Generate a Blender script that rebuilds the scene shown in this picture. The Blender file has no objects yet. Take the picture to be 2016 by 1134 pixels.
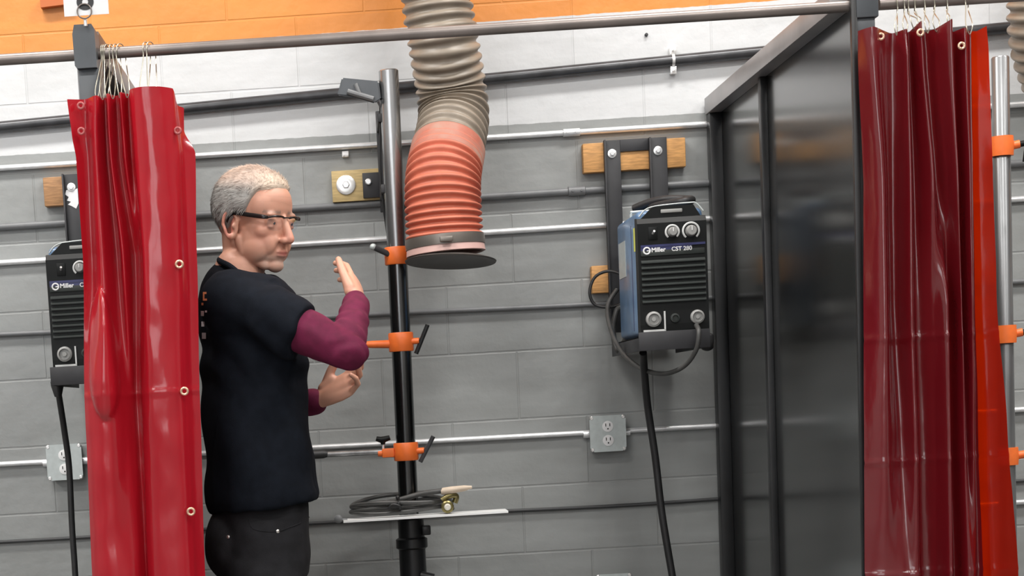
import bpy, bmesh, math, random
from mathutils import Vector, Matrix, Quaternion, noise
random.seed(7)
PI = math.pi
SC = bpy.context.scene
COL = SC.collection

# ------------------------------------------------------------------ camera
CAM = Vector((0.0, -5.916, 1.22)); YAW, PITCH, ROLL = 0.0365, -0.1231, 0.0579
F, CX, CY = 3814.4, 569.5, 1287.4          # focal length and optical centre in pixels of the 2016x1134 frame (an off-centre crop)
fw = Vector((-math.sin(YAW)*math.cos(PITCH), math.cos(YAW)*math.cos(PITCH), math.sin(PITCH)))
r0 = Vector((math.cos(YAW), math.sin(YAW), 0)); u0 = r0.cross(fw)
rt = math.cos(ROLL)*r0 - math.sin(ROLL)*u0; up = math.sin(ROLL)*r0 + math.cos(ROLL)*u0
cd = bpy.data.cameras.new('camera'); cam = bpy.data.objects.new('camera', cd); COL.objects.link(cam)
M = Matrix.Identity(4)
for i in range(3):
    M[i][0], M[i][1], M[i][2], M[i][3] = rt[i], up[i], -fw[i], CAM[i]
cam.matrix_world = M
cd.sensor_fit = 'HORIZONTAL'; cd.sensor_width = 36; cd.lens = F/2016*36
cd.shift_x = (1008-CX)/2016; cd.shift_y = (CY-567)/2016
cd.clip_start = .05; cd.clip_end = 60
SC.camera = cam

def U(px, py, Y=0.0):
    """world point at depth plane y=Y seen at that place of the photograph"""
    d = fw + rt*((px-CX)/F) - up*((py-CY)/F)
    return CAM + d*((Y-CAM.y)/d.y)

# ------------------------------------------------------------------ world, lights, exposure
w = bpy.data.worlds.new('world'); SC.world = w; w.use_nodes = True
w.node_tree.nodes['Background'].inputs[0].default_value = (.9, .95, 1, 1)
w.node_tree.nodes['Background'].inputs[1].default_value = .12
SC.view_settings.view_transform = 'Standard'; SC.view_settings.look = 'None'
SC.view_settings.gamma = 1; SC.view_settings.use_curve_mapping = False
SC.view_settings.exposure = 0.0
def area(x, y, z, sx, sy, e, col=(1, .98, .95), rx=0, rz=0):
    l = bpy.data.lights.new('ceiling_lamp', 'AREA'); l.shape = 'RECTANGLE'; l.size = sx; l.size_y = sy
    l.energy = e; l.color = col
    o = bpy.data.objects.new('ceiling_lamp', l); COL.objects.link(o); o.location = (x, y, z); o.rotation_euler = (rx, 0, rz)
for yy, e in ((-1.5, 84), (-4.2, 78), (-7.0, 50)):
    for xx in (-4.2, -1.4, 1.4, 4.2):
        area(xx, yy, 4.45, 1.3, .35, e)

# ------------------------------------------------------------------ materials
def mat(name, col=(.5, .5, .5), rough=.5, metal=0, var=0, vscale=20, bump=0, bscale=60, coat=0, spec=.5, dist=.002, stretch=None, var_col=None):
    m = bpy.data.materials.new(name); m.use_nodes = True
    nt = m.node_tree; b = nt.nodes['Principled BSDF']
    b.inputs['Base Color'].default_value = (*col, 1); b.inputs['Roughness'].default_value = rough
    b.inputs['Metallic'].default_value = metal; b.inputs['Coat Weight'].default_value = coat
    b.inputs['Specular IOR Level'].default_value = spec; b.inputs['Coat Roughness'].default_value = .08
    tc = nt.nodes.new('ShaderNodeTexCoord'); mp = nt.nodes.new('ShaderNodeMapping')
    nt.links.new(tc.outputs['Object'], mp.inputs[0])
    if stretch: mp.inputs['Scale'].default_value = stretch
    n = nt.nodes.new('ShaderNodeTexNoise'); n.inputs['Scale'].default_value = vscale; n.inputs['Detail'].default_value = 5
    nt.links.new(mp.outputs[0], n.inputs[0])
    if var or var_col:
        mx = nt.nodes.new('ShaderNodeMix'); mx.data_type = 'RGBA'
        mx.inputs[6].default_value = (*[c*(1-var) for c in col], 1)
        mx.inputs[7].default_value = (*(var_col or [min(1, c*(1+var)) for c in col]), 1)
        rp = nt.nodes.new('ShaderNodeValToRGB'); rp.color_ramp.elements[0].position = .35; rp.color_ramp.elements[1].position = .65
        nt.links.new(n.outputs[0], rp.inputs[0]); nt.links.new(rp.outputs[0], mx.inputs[0]); nt.links.new(mx.outputs[2], b.inputs['Base Color'])
    if bump:
        n2 = nt.nodes.new('ShaderNodeTexNoise'); n2.inputs['Scale'].default_value = bscale; n2.inputs['Detail'].default_value = 4
        nt.links.new(mp.outputs[0], n2.inputs[0])
        bp = nt.nodes.new('ShaderNodeBump'); bp.inputs['Strength'].default_value = bump; bp.inputs['Distance'].default_value = dist
        nt.links.new(n2.outputs[0], bp.inputs['Height']); nt.links.new(bp.outputs[0], b.inputs['Normal'])
    return m

MT = {}
MT['black_gloss'] = mat('black_gloss_panel', (.012, .013, .013), .17, var=.3, vscale=3, spec=.5)
MT['black_gloss'].node_tree.nodes['Principled BSDF'].inputs['IOR'].default_value = 2.2
MT['black_frame'] = mat('black_frame_steel', (.012, .0125, .0135), .36, var=.3, vscale=8, spec=.5)
MT['grey_frame'] = mat('slate_painted_steel', (.075, .083, .092), .4, var=.15, vscale=9)
MT['beam'] = mat('satin_grey_beam', (.27, .268, .27), .35, var=.15, vscale=6, spec=.8)  # reflection of the white wall put into this lighter base colour
MT['rail'] = mat('rail_steel', (.23, .2, .185), .38, .6, var=.2, vscale=6)
MT['dark_pipe'] = mat('dark_pipe', (.055, .056, .06), .3, .3, var=.2)
MT['silver'] = mat('galvanised_conduit', (.88, .89, .9), .3, .6, var=.08, vscale=30)
MT['grey_paint'] = mat('grey_painted_conduit', (.17, .175, .18), .4, var=.1)
MT['dark_line'] = mat('dark_cable', (.045, .046, .048), .5)
MT['galv_box'] = mat('galvanised_box', (.5, .545, .54), .45, .2, var=.05, vscale=60)
MT['wood'] = mat('board_wood', (.56, .29, .1), .6, var=.22, vscale=9, stretch=(3, 3, 22), bump=.2)
MT['wood_pale'] = mat('pale_wood', (.5, .37, .17), .6, var=.15, vscale=9, stretch=(3, 3, 22))
MT['wood_brown'] = mat('brown_wood', (.36, .19, .085), .65, var=.25, vscale=9, stretch=(3, 3, 22))
MT['bracket'] = mat('charcoal_bracket', (.026, .026, .029), .5, var=.15)
MT['bright'] = mat('bright_washer', (.85, .85, .84), .25, .6)
MT['white'] = mat('white_sticker', (.82, .82, .82), .5)
MT['paper'] = mat('white_paper', (.86, .87, .88), .6)
MT['blue'] = mat('blue_powdercoat', (.1, .19, .33), .35, var=.18, vscale=14, coat=.2)
MT['blue_dark'] = mat('navy_trim', (.03, .035, .12), .4)
MT['black_plastic'] = mat('black_plastic', (.004, .005, .005), .48, spec=.25)
MT['louver'] = mat('louver_plastic', (.026, .031, .029), .5, spec=.35)
MT['knob'] = mat('grey_knob', (.3, .3, .29), .4)
MT['knob_ring'] = mat('dial_ring', (.62, .63, .62), .35)
MT['yellow'] = mat('yellow_label', (.72, .75, .12), .5)
MT['rubber'] = mat('black_rubber', (.016, .016, .017), .5, var=.2)
MT['cable_grey'] = mat('grey_cable', (.06, .06, .058), .45, var=.25)
MT['steel'] = mat('bare_pipe_steel', (.36, .365, .37), .25, .9, var=.35, vscale=4, stretch=(6, 6, .6))
MT['steel_dark'] = mat('black_pipe_steel', (.15, .153, .155), .2, 1, var=.4, vscale=4, stretch=(6, 6, .6))
MT['steel_pale'] = mat('pale_pipe_steel', (.22, .225, .23), .33, .8, var=.25, vscale=4, stretch=(6, 6, .6))
MT['orange'] = mat('orange_clamp', (.85, .17, .03), .42, var=.08, vscale=30)
MT['tan_hose'] = mat('tan_hose', (.25, .21, .165), .42, var=.12, vscale=18)
MT['orange_hose'] = mat('orange_hose', (.54, .15, .09), .55, var=.1, vscale=18)
MT['dusty_orange'] = mat('dusty_cuff', (.5, .1, .055), .6, var=.2, vscale=10, var_col=(.38, .22, .17))
MT['band'] = mat('band_clamp', (.2, .18, .16), .35, .6)
MT['pink_lip'] = mat('pink_lip', (.62, .4, .36), .45)
MT['hood'] = mat('dark_hood', (.07, .065, .06), .5, .3)
MT['wire'] = mat('wire_hook', (.42, .4, .33), .35, .7)
MT['brass'] = mat('brass', (.2, .17, .07), .35, .7)
MT['cream'] = mat('cream_insulator', (.72, .69, .6), .5)
MT['tan_grip'] = mat('tan_insulator', (.66, .54, .42), .6, var=.15)
MT['shirt'] = mat('black_tshirt', (.0065, .0085, .013), .9, var=.15, vscale=40, bump=.25, bscale=500, spec=.12)
MT['maroon'] = mat('maroon_sleeve', (.115, .007, .036), .8, var=.15, vscale=40, bump=.2, bscale=400, spec=.3)
MT['jeans'] = mat('black_jeans', (.011, .011, .013), .85, var=.3, vscale=30, bump=.3, bscale=400, spec=.3)
MT['shoe'] = mat('black_shoe', (.02, .018, .016), .5)
MT['glasses'] = mat('glasses_frame', (.01, .008, .008), .25)
MT['rivet'] = mat('rivet', (.6, .58, .55), .3, .9)
MT['eye_white'] = mat('eye_white', (.7, .68, .65), .25)
MT['iris'] = mat('iris', (.05, .06, .07), .2)
MT['print_orange'] = mat('print_orange', (.62, .2, .08), .7)
MT['dull_grommet'] = mat('dull_red_grommet', (.45, .1, .1), .3)
MT['tray'] = mat('tray_plate', (.88, .89, .88), .4, .1)
MT['grommet'] = mat('brass_grommet', (.75, .5, .35), .3, .6)

def glass():
    m = bpy.data.materials.new('lens_glass'); m.use_nodes = True; nt = m.node_tree; nt.nodes.clear()
    o = nt.nodes.new('ShaderNodeOutputMaterial'); mx = nt.nodes.new('ShaderNodeMixShader'); t = nt.nodes.new('ShaderNodeBsdfTransparent')
    g = nt.nodes.new('ShaderNodeBsdfGlossy'); g.inputs['Roughness'].default_value = .03
    fr = nt.nodes.new('ShaderNodeFresnel'); fr.inputs[0].default_value = 1.5
    mx.inputs[0].default_value = .07; nt.links.new(t.outputs[0], mx.inputs[1]); nt.links.new(g.outputs[0], mx.inputs[2]); nt.links.new(mx.outputs[0], o.inputs[0])
    return m
MT['glass'] = glass()

def vinyl(name, col, trans_col, translucency, clear=0.0, rough=.2, spec=.9, coat=.5):
    m = bpy.data.materials.new(name); m.use_nodes = True; nt = m.node_tree
    b = nt.nodes['Principled BSDF']; out = nt.nodes['Material Output']
    b.inputs['Base Color'].default_value = (*col, 1); b.inputs['Roughness'].default_value = rough; b.inputs['Specular IOR Level'].default_value = spec
    b.inputs['Coat Weight'].default_value = coat; b.inputs['Coat Roughness'].default_value = .06
    tc = nt.nodes.new('ShaderNodeTexCoord'); n = nt.nodes.new('ShaderNodeTexNoise'); n.inputs['Scale'].default_value = 11; n.inputs['Detail'].default_value = 4
    mp = nt.nodes.new('ShaderNodeMapping'); mp.inputs['Scale'].default_value = (1, 1, .45)
    nt.links.new(tc.outputs['Object'], mp.inputs[0]); nt.links.new(mp.outputs[0], n.inputs[0])
    bp = nt.nodes.new('ShaderNodeBump'); bp.inputs['Strength'].default_value = .55; bp.inputs['Distance'].default_value = .008
    nt.links.new(n.outputs[0], bp.inputs['Height']); nt.links.new(bp.outputs[0], b.inputs['Normal'])
    tl = nt.nodes.new('ShaderNodeBsdfTranslucent'); tl.inputs[0].default_value = (*trans_col, 1)
    mx = nt.nodes.new('ShaderNodeMixShader'); mx.inputs[0].default_value = translucency
    nt.links.new(b.outputs[0], mx.inputs[1]); nt.links.new(tl.outputs[0], mx.inputs[2])
    tr = nt.nodes.new('ShaderNodeBsdfTransparent'); tr.inputs[0].default_value = (*trans_col, 1)
    m2 = nt.nodes.new('ShaderNodeMixShader'); m2.inputs[0].default_value = clear
    nt.links.new(mx.outputs[0], m2.inputs[1]); nt.links.new(tr.outputs[0], m2.inputs[2]); nt.links.new(m2.outputs[0], out.inputs[0])
    return m
MT['vinyl_red'] = vinyl('bright_red_vinyl', (.4, .008, .018), (.7, .01, .02), .14, spec=.7, coat=.35)
MT['vinyl_dark'] = vinyl('dark_red_vinyl', (.13, .005, .009), (.45, .01, .01), .1)
MT['vinyl_thin'] = vinyl('single_layer_vinyl', (.22, .004, .002), (1, .05, .0), .45, .12, spec=.4, coat=.1)

# ------------------------------------------------------------------ mesh helpers
def new(): return bmesh.new()
def merge(bm, other, mtx=None):
    me = bpy.data.meshes.new('tmp'); other.to_mesh(me); other.free()
    if mtx is not None: me.transform(mtx)
    bm.from_mesh(me); bpy.data.meshes.remove(me)
def box(bm, a, b, bev=0, mtx=None, seg=2):
    t = new(); bmesh.ops.create_cube(t, size=1)
    a = Vector(a); b = Vector(b)
    for v in t.verts:
        v.co = Vector([(a[i]+b[i])/2 + v.co[i]*(b[i]-a[i]) for i in range(3)])
    if bev: bmesh.ops.bevel(t, geom=t.edges[:], offset=bev, segments=seg, affect='EDGES', profile=.5)
    merge(bm, t, mtx)
def loft(bm, rings, cap=True, closed=False):
    vs = [[bm.verts.new(p) for p in r] for r in rings]; n = len(vs[0])
    rr = range(len(vs)) if closed else range(len(vs)-1)
    for i in rr:
        A, B = vs[i], vs[(i+1) % len(vs)]
        for j in range(n): bm.faces.new((A[j], A[(j+1) % n], B[(j+1) % n], B[j]))
    if cap and not closed:
        bm.faces.new(vs[0][::-1]); bm.faces.new(vs[-1])
def frames(pts, closed=False):
    n = len(pts); T = []
    for i in range(n):
        a = pts[i-1] if (i > 0 or closed) else pts[i]; b = pts[(i+1) % n] if (i < n-1 or closed) else pts[i]
        T.append((b-a).normalized())
    ref = Vector((0, 0, 1)) if abs(T[0].z) < .9 else Vector((1, 0, 0))
    N = [(ref - T[0]*ref.dot(T[0])).normalized()]
    for i in range(1, n):
        v = N[-1] - T[i]*N[-1].dot(T[i]); N.append(v.normalized() if v.length > 1e-6 else N[-1])
    return T, N
def tube(bm, pts, r, seg=16, cap=True, closed=False, rr=None, flat=1.0):
    pts = [Vector(p) for p in pts]; T, N = frames(pts, closed); rings = []
    for i, p in enumerate(pts):
        ri = rr[i] if rr else r; B = T[i].cross(N[i])
        rings.append([p + N[i]*math.cos(2*PI*k/seg)*ri + B*math.sin(2*PI*k/seg)*ri*flat for k in range(seg)])
    loft(bm, rings, cap, closed)
def lathe(bm, prof, seg=32, mtx=None, cap=True):
    t = new(); loft(t, [[Vector((r*math.cos(2*PI*k/seg), r*math.sin(2*PI*k/seg), z)) for k in range(seg)] for r, z in prof], cap)
    merge(bm, t, mtx)
def to(p, d):
    """matrix placing local z along d at p"""
    return Matrix.Translation(p) @ Vector((0, 0, 1)).rotation_difference(Vector(d).normalized()).to_matrix().to_4x4()
def smooth_path(P, n=8, closed=False):
    P = [Vector(p) for p in P]; out = []; m = len(P)
    g = (lambda i: P[i % m]) if closed else (lambda i: P[min(max(i, 0), m-1)])
    for i in range(m if closed else m-1):
        a, b, c, d = g(i-1), g(i), g(i+1), g(i+2)
        for k in range(n):
            t = k/n
            out.append(.5*((2*b) + (c-a)*t + (2*a-5*b+4*c-d)*t*t + (3*b-a-3*c+d)*t**3))
    if not closed: out.append(P[-1])
    return out
def ell(bm, c, r, mtx=None, sub=4):
    t = new(); bmesh.ops.create_icosphere(t, subdivisions=sub, radius=1)
    for v in t.verts: v.co = Vector((v.co.x*r[0], v.co.y*r[1], v.co.z*r[2]))
    m = Matrix.Translation(c)
    merge(bm, t, (mtx @ m) if mtx is not None else m)
def capsule(bm, pts, rs, seg=20, flat=1.0):
    pts = [Vector(p) for p in pts]
    for p, r in ((pts[0], rs[0]), (pts[-1], rs[-1])): ell(bm, p, (r*.98,)*3, sub=3)
    for p, r in zip(pts[1:-1], rs[1:-1]): ell(bm, p, (r,)*3, sub=3)
    tube(bm, pts, 0, seg, True, rr=rs, flat=flat)

def finish(o, smooth=True, ang=35):
    if smooth:
        for p in o.data.polygons: p.use_smooth = True
        try: o.data.set_sharp_from_angle(angle=math.radians(ang))
        except Exception: pass
def root_loc(p):
    while p is not None:
        if p.parent is None: return Vector(p.location)
        p = p.parent
    return Vector((0, 0, 0))
def obj(name, bm, m, parent=None, smooth=True, origin=None, label=None, normals=True, ang=35):
    me = bpy.data.meshes.new(name)
    if normals: bmesh.ops.recalc_face_normals(bm, faces=bm.faces[:])
    bm.to_mesh(me); bm.free()
    o = bpy.data.objects.new(name, me); COL.objects.link(o)
    if parent is not None:
        me.transform(Matrix.Translation(-root_loc(parent))); o.parent = parent
    elif origin is not None:
        me.transform(Matrix.Translation(-Vector(origin))); o.location = origin
    for mm in (m if isinstance(m, list) else [m]): me.materials.append(mm)
    finish(o, smooth, ang)
    if label: o['label'] = label
    return o
def tag(o, label, cat, group=None, kind=None):
    o['label'] = label; o['category'] = cat
    if group: o['group'] = group
    if kind: o['kind'] = kind
    return o
def thing(name, label, cat, loc=(0, 0, 0), group=None):
    o = bpy.data.objects.new(name, None); COL.objects.link(o); o.location = loc; o.empty_display_size = .05
    return tag(o, label, cat, group)
def struct(name, bm, m, smooth=False):
    o = obj(name, bm, m, smooth=smooth); o['kind'] = 'structure'; return o
def evaluated(o, name=None):
    dg = bpy.context.evaluated_depsgraph_get(); dg.update()
    me = bpy.data.meshes.new_from_object(o.evaluated_get(dg)); return me
def fuse(bm, voxel=.004, it=4, lam=.5):
    """voxel-fuse everything in bm to one continuous smooth skin; returns a new bmesh"""
    me = bpy.data.meshes.new('fuse'); bm.to_mesh(me); bm.free()
    o = bpy.data.objects.new('fuse', me); COL.objects.link(o)
    md = o.modifiers.new('r', 'REMESH'); md.mode = 'VOXEL'; md.voxel_size = voxel
    if it:
        s = o.modifiers.new('s', 'SMOOTH'); s.factor = lam; s.iterations = it
    m2 = evaluated(o); bpy.data.objects.remove(o); b = new(); b.from_mesh(m2); bpy.data.meshes.remove(m2)
    return b
def text_bm(s, size, mtx, extrude=.0004, bold=0.0):
    cu = bpy.data.curves.new('t', 'FONT'); cu.body = s; cu.size = size; cu.extrude = extrude; cu.offset = bold; cu.align_x = 'LEFT'
    o = bpy.data.objects.new('t', cu); COL.objects.link(o); me = evaluated(o); bpy.data.objects.remove(o)
    me.transform(mtx); b = new(); b.from_mesh(me); bpy.data.meshes.remove(me); return b
FACE = Matrix(((1, 0, 0, 0), (0, 0, -1, 0), (0, 1, 0, 0), (0, 0, 0, 1)))   # text plane -> facing the camera side (-y)
def copy_tree(o, parent=None):
    c = o.copy(); COL.objects.link(c); c.parent = parent
    for ch in list(o.children): copy_tree(ch, c)
    return c

# ------------------------------------------------------------------ setting
def wall_material():
    m = bpy.data.materials.new('painted_block_wall'); m.use_nodes = True; nt = m.node_tree; L = nt.links.new
    b = nt.nodes['Principled BSDF']; b.inputs['Roughness'].default_value = .42
    geo = nt.nodes.new('ShaderNodeNewGeometry'); sp = nt.nodes.new('ShaderNodeSeparateXYZ'); L(geo.outputs['Position'], sp.inputs[0])
    def math_(op, a, c=None):
        n = nt.nodes.new('ShaderNodeMath'); n.operation = op
        for i, v in enumerate((a, c)):
            if v is None: continue
            if isinstance(v, (int, float)): n.inputs[i].default_value = v
            else: L(v, n.inputs[i])
        return n.outputs[0]
    def line(p, q):   # z - (z0 + k x)
        k = (q.z-p.z)/(q.x-p.x); z0 = p.z-k*p.x
        return math_('SUBTRACT', sp.outputs[2], math_('ADD', math_('MULTIPLY', sp.outputs[0], k), z0))
    l1 = line(U(0, 307), U(1388, 222)); l2 = line(U(0, 112), U(1512, 2))
    nz = nt.nodes.new('ShaderNodeTexNoise'); nz.inputs['Scale'].default_value = 25; L(geo.outputs['Position'], nz.inputs[0])
    jit = math_('MULTIPLY', math_('SUBTRACT', nz.outputs[0], .5), .006)
    def step(l): 
        return math_('MULTIPLY', math_('ADD', math_('ADD', l, jit), .001), 800)
    def clampn(v):
        n = nt.nodes.new('ShaderNodeClamp'); L(v, n.inputs[0]); return n.outputs[0]
    s1 = clampn(step(l1)); s2 = clampn(step(l2))
    # block coursing
    cb = nt.nodes.new('ShaderNodeCombineXYZ'); zo = U(830, 836).z
    L(math_('ADD', sp.outputs[0], .406*20 - (U(1161, 960).x % .406)), cb.inputs[0]); L(math_('SUBTRACT', sp.outputs[2], zo-.203*20), cb.inputs[1])
    br = nt.nodes.new('ShaderNodeTexBrick'); L(cb.outputs[0], br.inputs[0])
    br.inputs['Scale'].default_value = 1; br.inputs['Brick Width'].default_value = .406; br.inputs['Row Height'].default_value = .203
    br.inputs['Mortar Size'].default_value = .004; br.inputs['Mortar Smooth'].default_value = .6; br.offset = .5
    br.inputs['Color1'].default_value = (1, 1, 1, 1); br.inputs['Color2'].default_value = (.95, .95, .95, 1); br.inputs['Mortar'].default_value = (.94, .94, .94, 1)
    c1 = nt.nodes.new('ShaderNodeMix'); c1.data_type = 'RGBA'; c1.inputs[6].default_value = (.315, .326, .322, 1); c1.inputs[7].default_value = (.68, .69, .70, 1); L(s1, c1.inputs[0])
    c2 = nt.nodes.new('ShaderNodeMix'); c2.data_type = 'RGBA'; L(c1.outputs[2], c2.inputs[6]); c2.inputs[7].default_value = (.78, .285, .055, 1); L(s2, c2.inputs[0])
    mp = nt.nodes.new('ShaderNodeMapping'); mp.inputs['Scale'].default_value = (1.2, 1, 9); L(geo.outputs['Position'], mp.inputs[0])
    n1 = nt.nodes.new('ShaderNodeTexNoise'); n1.inputs['Scale'].default_value = 2.2; n1.inputs['Detail'].default_value = 5; L(mp.outputs[0], n1.inputs[0])
    rp = nt.nodes.new('ShaderNodeValToRGB'); rp.color_ramp.elements[0].position = .3; rp.color_ramp.elements[0].color = (.86, .86, .85, 1)
    rp.color_ramp.elements[1].position = .7; rp.color_ramp.elements[1].color = (1.0, 1.0, 1.0, 1); L(n1.outputs[0], rp.inputs[0])
    m1 = nt.nodes.new('ShaderNodeMix'); m1.data_type = 'RGBA'; m1.blend_type = 'MULTIPLY'; m1.inputs[0].default_value = 1; L(c2.outputs[2], m1.inputs[6]); L(br.outputs[0], m1.inputs[7])
    m2 = nt.nodes.new('ShaderNodeMix'); m2.data_type = 'RGBA'; m2.blend_type = 'MULTIPLY'; m2.inputs[0].default_value = 1; L(m1.outputs[2], m2.inputs[6]); L(rp.outputs[0], m2.inputs[7])
    L(m2.outputs[2], b.inputs['Base Color'])
    n3 = nt.nodes.new('ShaderNodeTexNoise'); n3.inputs['Scale'].default_value = 14; n3.inputs['Detail'].default_value = 6; L(geo.outputs['Position'], n3.inputs[0])
    hh = math_('ADD', math_('MULTIPLY', br.outputs['Fac'], -.22), math_('MULTIPLY', n3.outputs[0], .8))
    bp = nt.nodes.new('ShaderNodeBump'); bp.inputs['Strength'].default_value = .8; bp.inputs['Distance'].default_value = .006; L(hh, bp.inputs['Height']); L(bp.outputs[0], b.inputs['Normal'])
    return m
bm = new(); box(bm, (-7, 0, 0), (8, .2, 4.6)); struct('wall_back', bm, wall_material())
room = mat('room_paint', (.36, .37, .37), .6, var=.1, vscale=1.5); flo = mat('concrete_floor', (.15, .148, .145), .4, var=.2, vscale=3, bump=.2)
cei = mat('ceiling_paint', (.6, .6, .6), .7, var=.08, vscale=2)
bm = new(); box(bm, (-7, -9.2, 0), (8, -9, 4.6)); struct('wall_front', bm, room)
bm = new(); box(bm, (-7.2, -9.2, 0), (-7, .2, 4.6)); struct('wall_left', bm, room)
bm = new(); box(bm, (8, -9.2, 0), (8.2, .2, 4.6)); struct('wall_right', bm, room)
bm = new(); box(bm, (-7.2, -9.2, -.1), (8.2, .2, 0)); struct('floor', bm, flo)
bm = new(); box(bm, (-7.2, -9.2, 4.6), (8.2, .2, 4.7)); struct('ceiling', bm, cei)

glow_mat = bpy.data.materials.new('daylight_pane'); glow_mat.use_nodes = True  # added glowing panes, unseen, shaping the highlights on curtains and pipes
glow_mat.node_tree.nodes['Principled BSDF'].inputs['Emission Color'].default_value = (.9, .95, 1, 1); glow_mat.node_tree.nodes['Principled BSDF'].inputs['Emission Strength'].default_value = 2.3
for i_, wx in enumerate((-3.45, -.95)):
    bm = new(); X0_, X1_, Z0_, Z1_ = wx-1.15, wx+1.15, 1.65, 3.9
    for (a_, b_) in (((X0_-.07, Z0_-.07), (X1_+.07, Z0_)), ((X0_-.07, Z1_), (X1_+.07, Z1_+.07)), ((X0_-.07, Z0_), (X0_, Z1_)), ((X1_, Z0_), (X1_+.07, Z1_)), ((wx-.02, Z0_), (wx+.02, Z1_))):
        box(bm, (a_[0], -9.0, a_[1]), (b_[0], -8.94, b_[1]))
    fr_ = struct('window_%d' % (i_+1), bm, MT['white'])
    bm = new(); box(bm, (X0_, -8.999, Z0_), (X1_, -8.985, Z1_)); pn = obj('window_pane', bm, glow_mat, fr_, smooth=False)
# pipes along the wall -----------------------------------------------------------
def wall_pipe(name, p, q, r, m, label, cat='pipe', Y=None, xs=(-2.4, 3.2), couplers=(), wob=0, group=None):
    Y = -(r+.003) if Y is None else Y
    A, B = U(*p, Y), U(*q, Y); k = (B.z-A.z)/(B.x-A.x)
    P = lambda x: Vector((x, Y, A.z+k*(x-A.x)))
    n = 60 if wob else 1
    pts = [P(xs[0]+(xs[1]-xs[0])*i/n) for i in range(n+1)]
    if wob: pts = [v+Vector((0, 0, wob*noise.noise(Vector((v.x*1.7, v.z, 0))))) for v in pts]
    mid = P((xs[0]+xs[1])/2)
    if not couplers:
        bm = new(); tube(bm, pts, r, 16); o = obj(name, bm, m, origin=mid); return tag(o, label, cat, group), P
    t = thing(name, label, cat, mid, group)
    bm = new(); tube(bm, pts, r, 16); obj('tube', bm, m, t)
    for px, kind in couplers:
        c = U(px, p[1]+(q[1]-p[1])*(px-p[0])/(q[0]-p[0]), Y); c = P(c.x); d = Vector((1, 0, k)).normalized(); bm = new()
        if kind == 'coupling':
            tube(bm, [c-d*.026, c-d*.024, c+d*.024, c+d*.026], 0, 16, rr=[r*1.02, r*1.35, r*1.35, r*1.02]); 
            for s in (-.013, .013): lathe(bm, [(.003, 0), (.003, .004)], 10, to(c+d*s+Vector((0, -r*1.3, 0)), (0, -1, 0)))
            obj('coupling', bm, m, t)
        else:
            tube(bm, [c+Vector((-.004, 0, 0)), c+Vector((.004, 0, 0))], r+.0015, 20)
            for s in (-1, 1):
                box(bm, c+Vector((-.009, -.004, min(s*.016, s*.038))), c+Vector((.009, r+.002, max(s*.016, s*.038))), .0008)
                lathe(bm, [(.004, 0), (.004, .003), (.002, .004)], 12, to(c+Vector((0, -.004, s*.029)), (0, -1, 0)))
            obj('strap', bm, MT['bright'], t)
    return t, P
wall_pipe('wall_pipe', (0, 250), (1490, 103), .0165, MT['dark_pipe'], 'thick dark grey pipe across the white painted band, highest on the wall', Y=-.02, couplers=((1325, 'strap'),))
wall_pipe('conduit', (0, 331), (1388, 244.5), .0085, MT['silver'], 'bright silver conduit along the border of the white and grey paint', 'conduit', couplers=((1125, 'coupling'), (770, 'coupling')))
wall_pipe('conduit', (0, 447), (1390, 360), .0105, MT['grey_paint'], 'grey painted conduit crossing behind the bracket legs above the welding machine', 'conduit', couplers=((1135, 'coupling'),))
wall_pipe('conduit', (0, 517.5), (1510, 423), .0085, MT['silver'], 'bright silver conduit passing just below the man\'s glasses level', 'conduit')
wall_pipe('conduit', (0, 659), (1510, 580), .0075, MT['grey_paint'], 'dark grey conduit crossing the wall behind the maroon sleeve', 'conduit', wob=.004)
wall_pipe('conduit', (0, 914), (1510, 833), .0078, MT['silver'], 'bright silver conduit running through the grey outlet boxes', 'conduit')
wall_pipe('wall_cable', (0, 1067), (1400, 983), .0055, MT['dark_line'], 'thin dark cable along the wall level with the coil tray, lowest line in view', 'cable', wob=.006)

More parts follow.
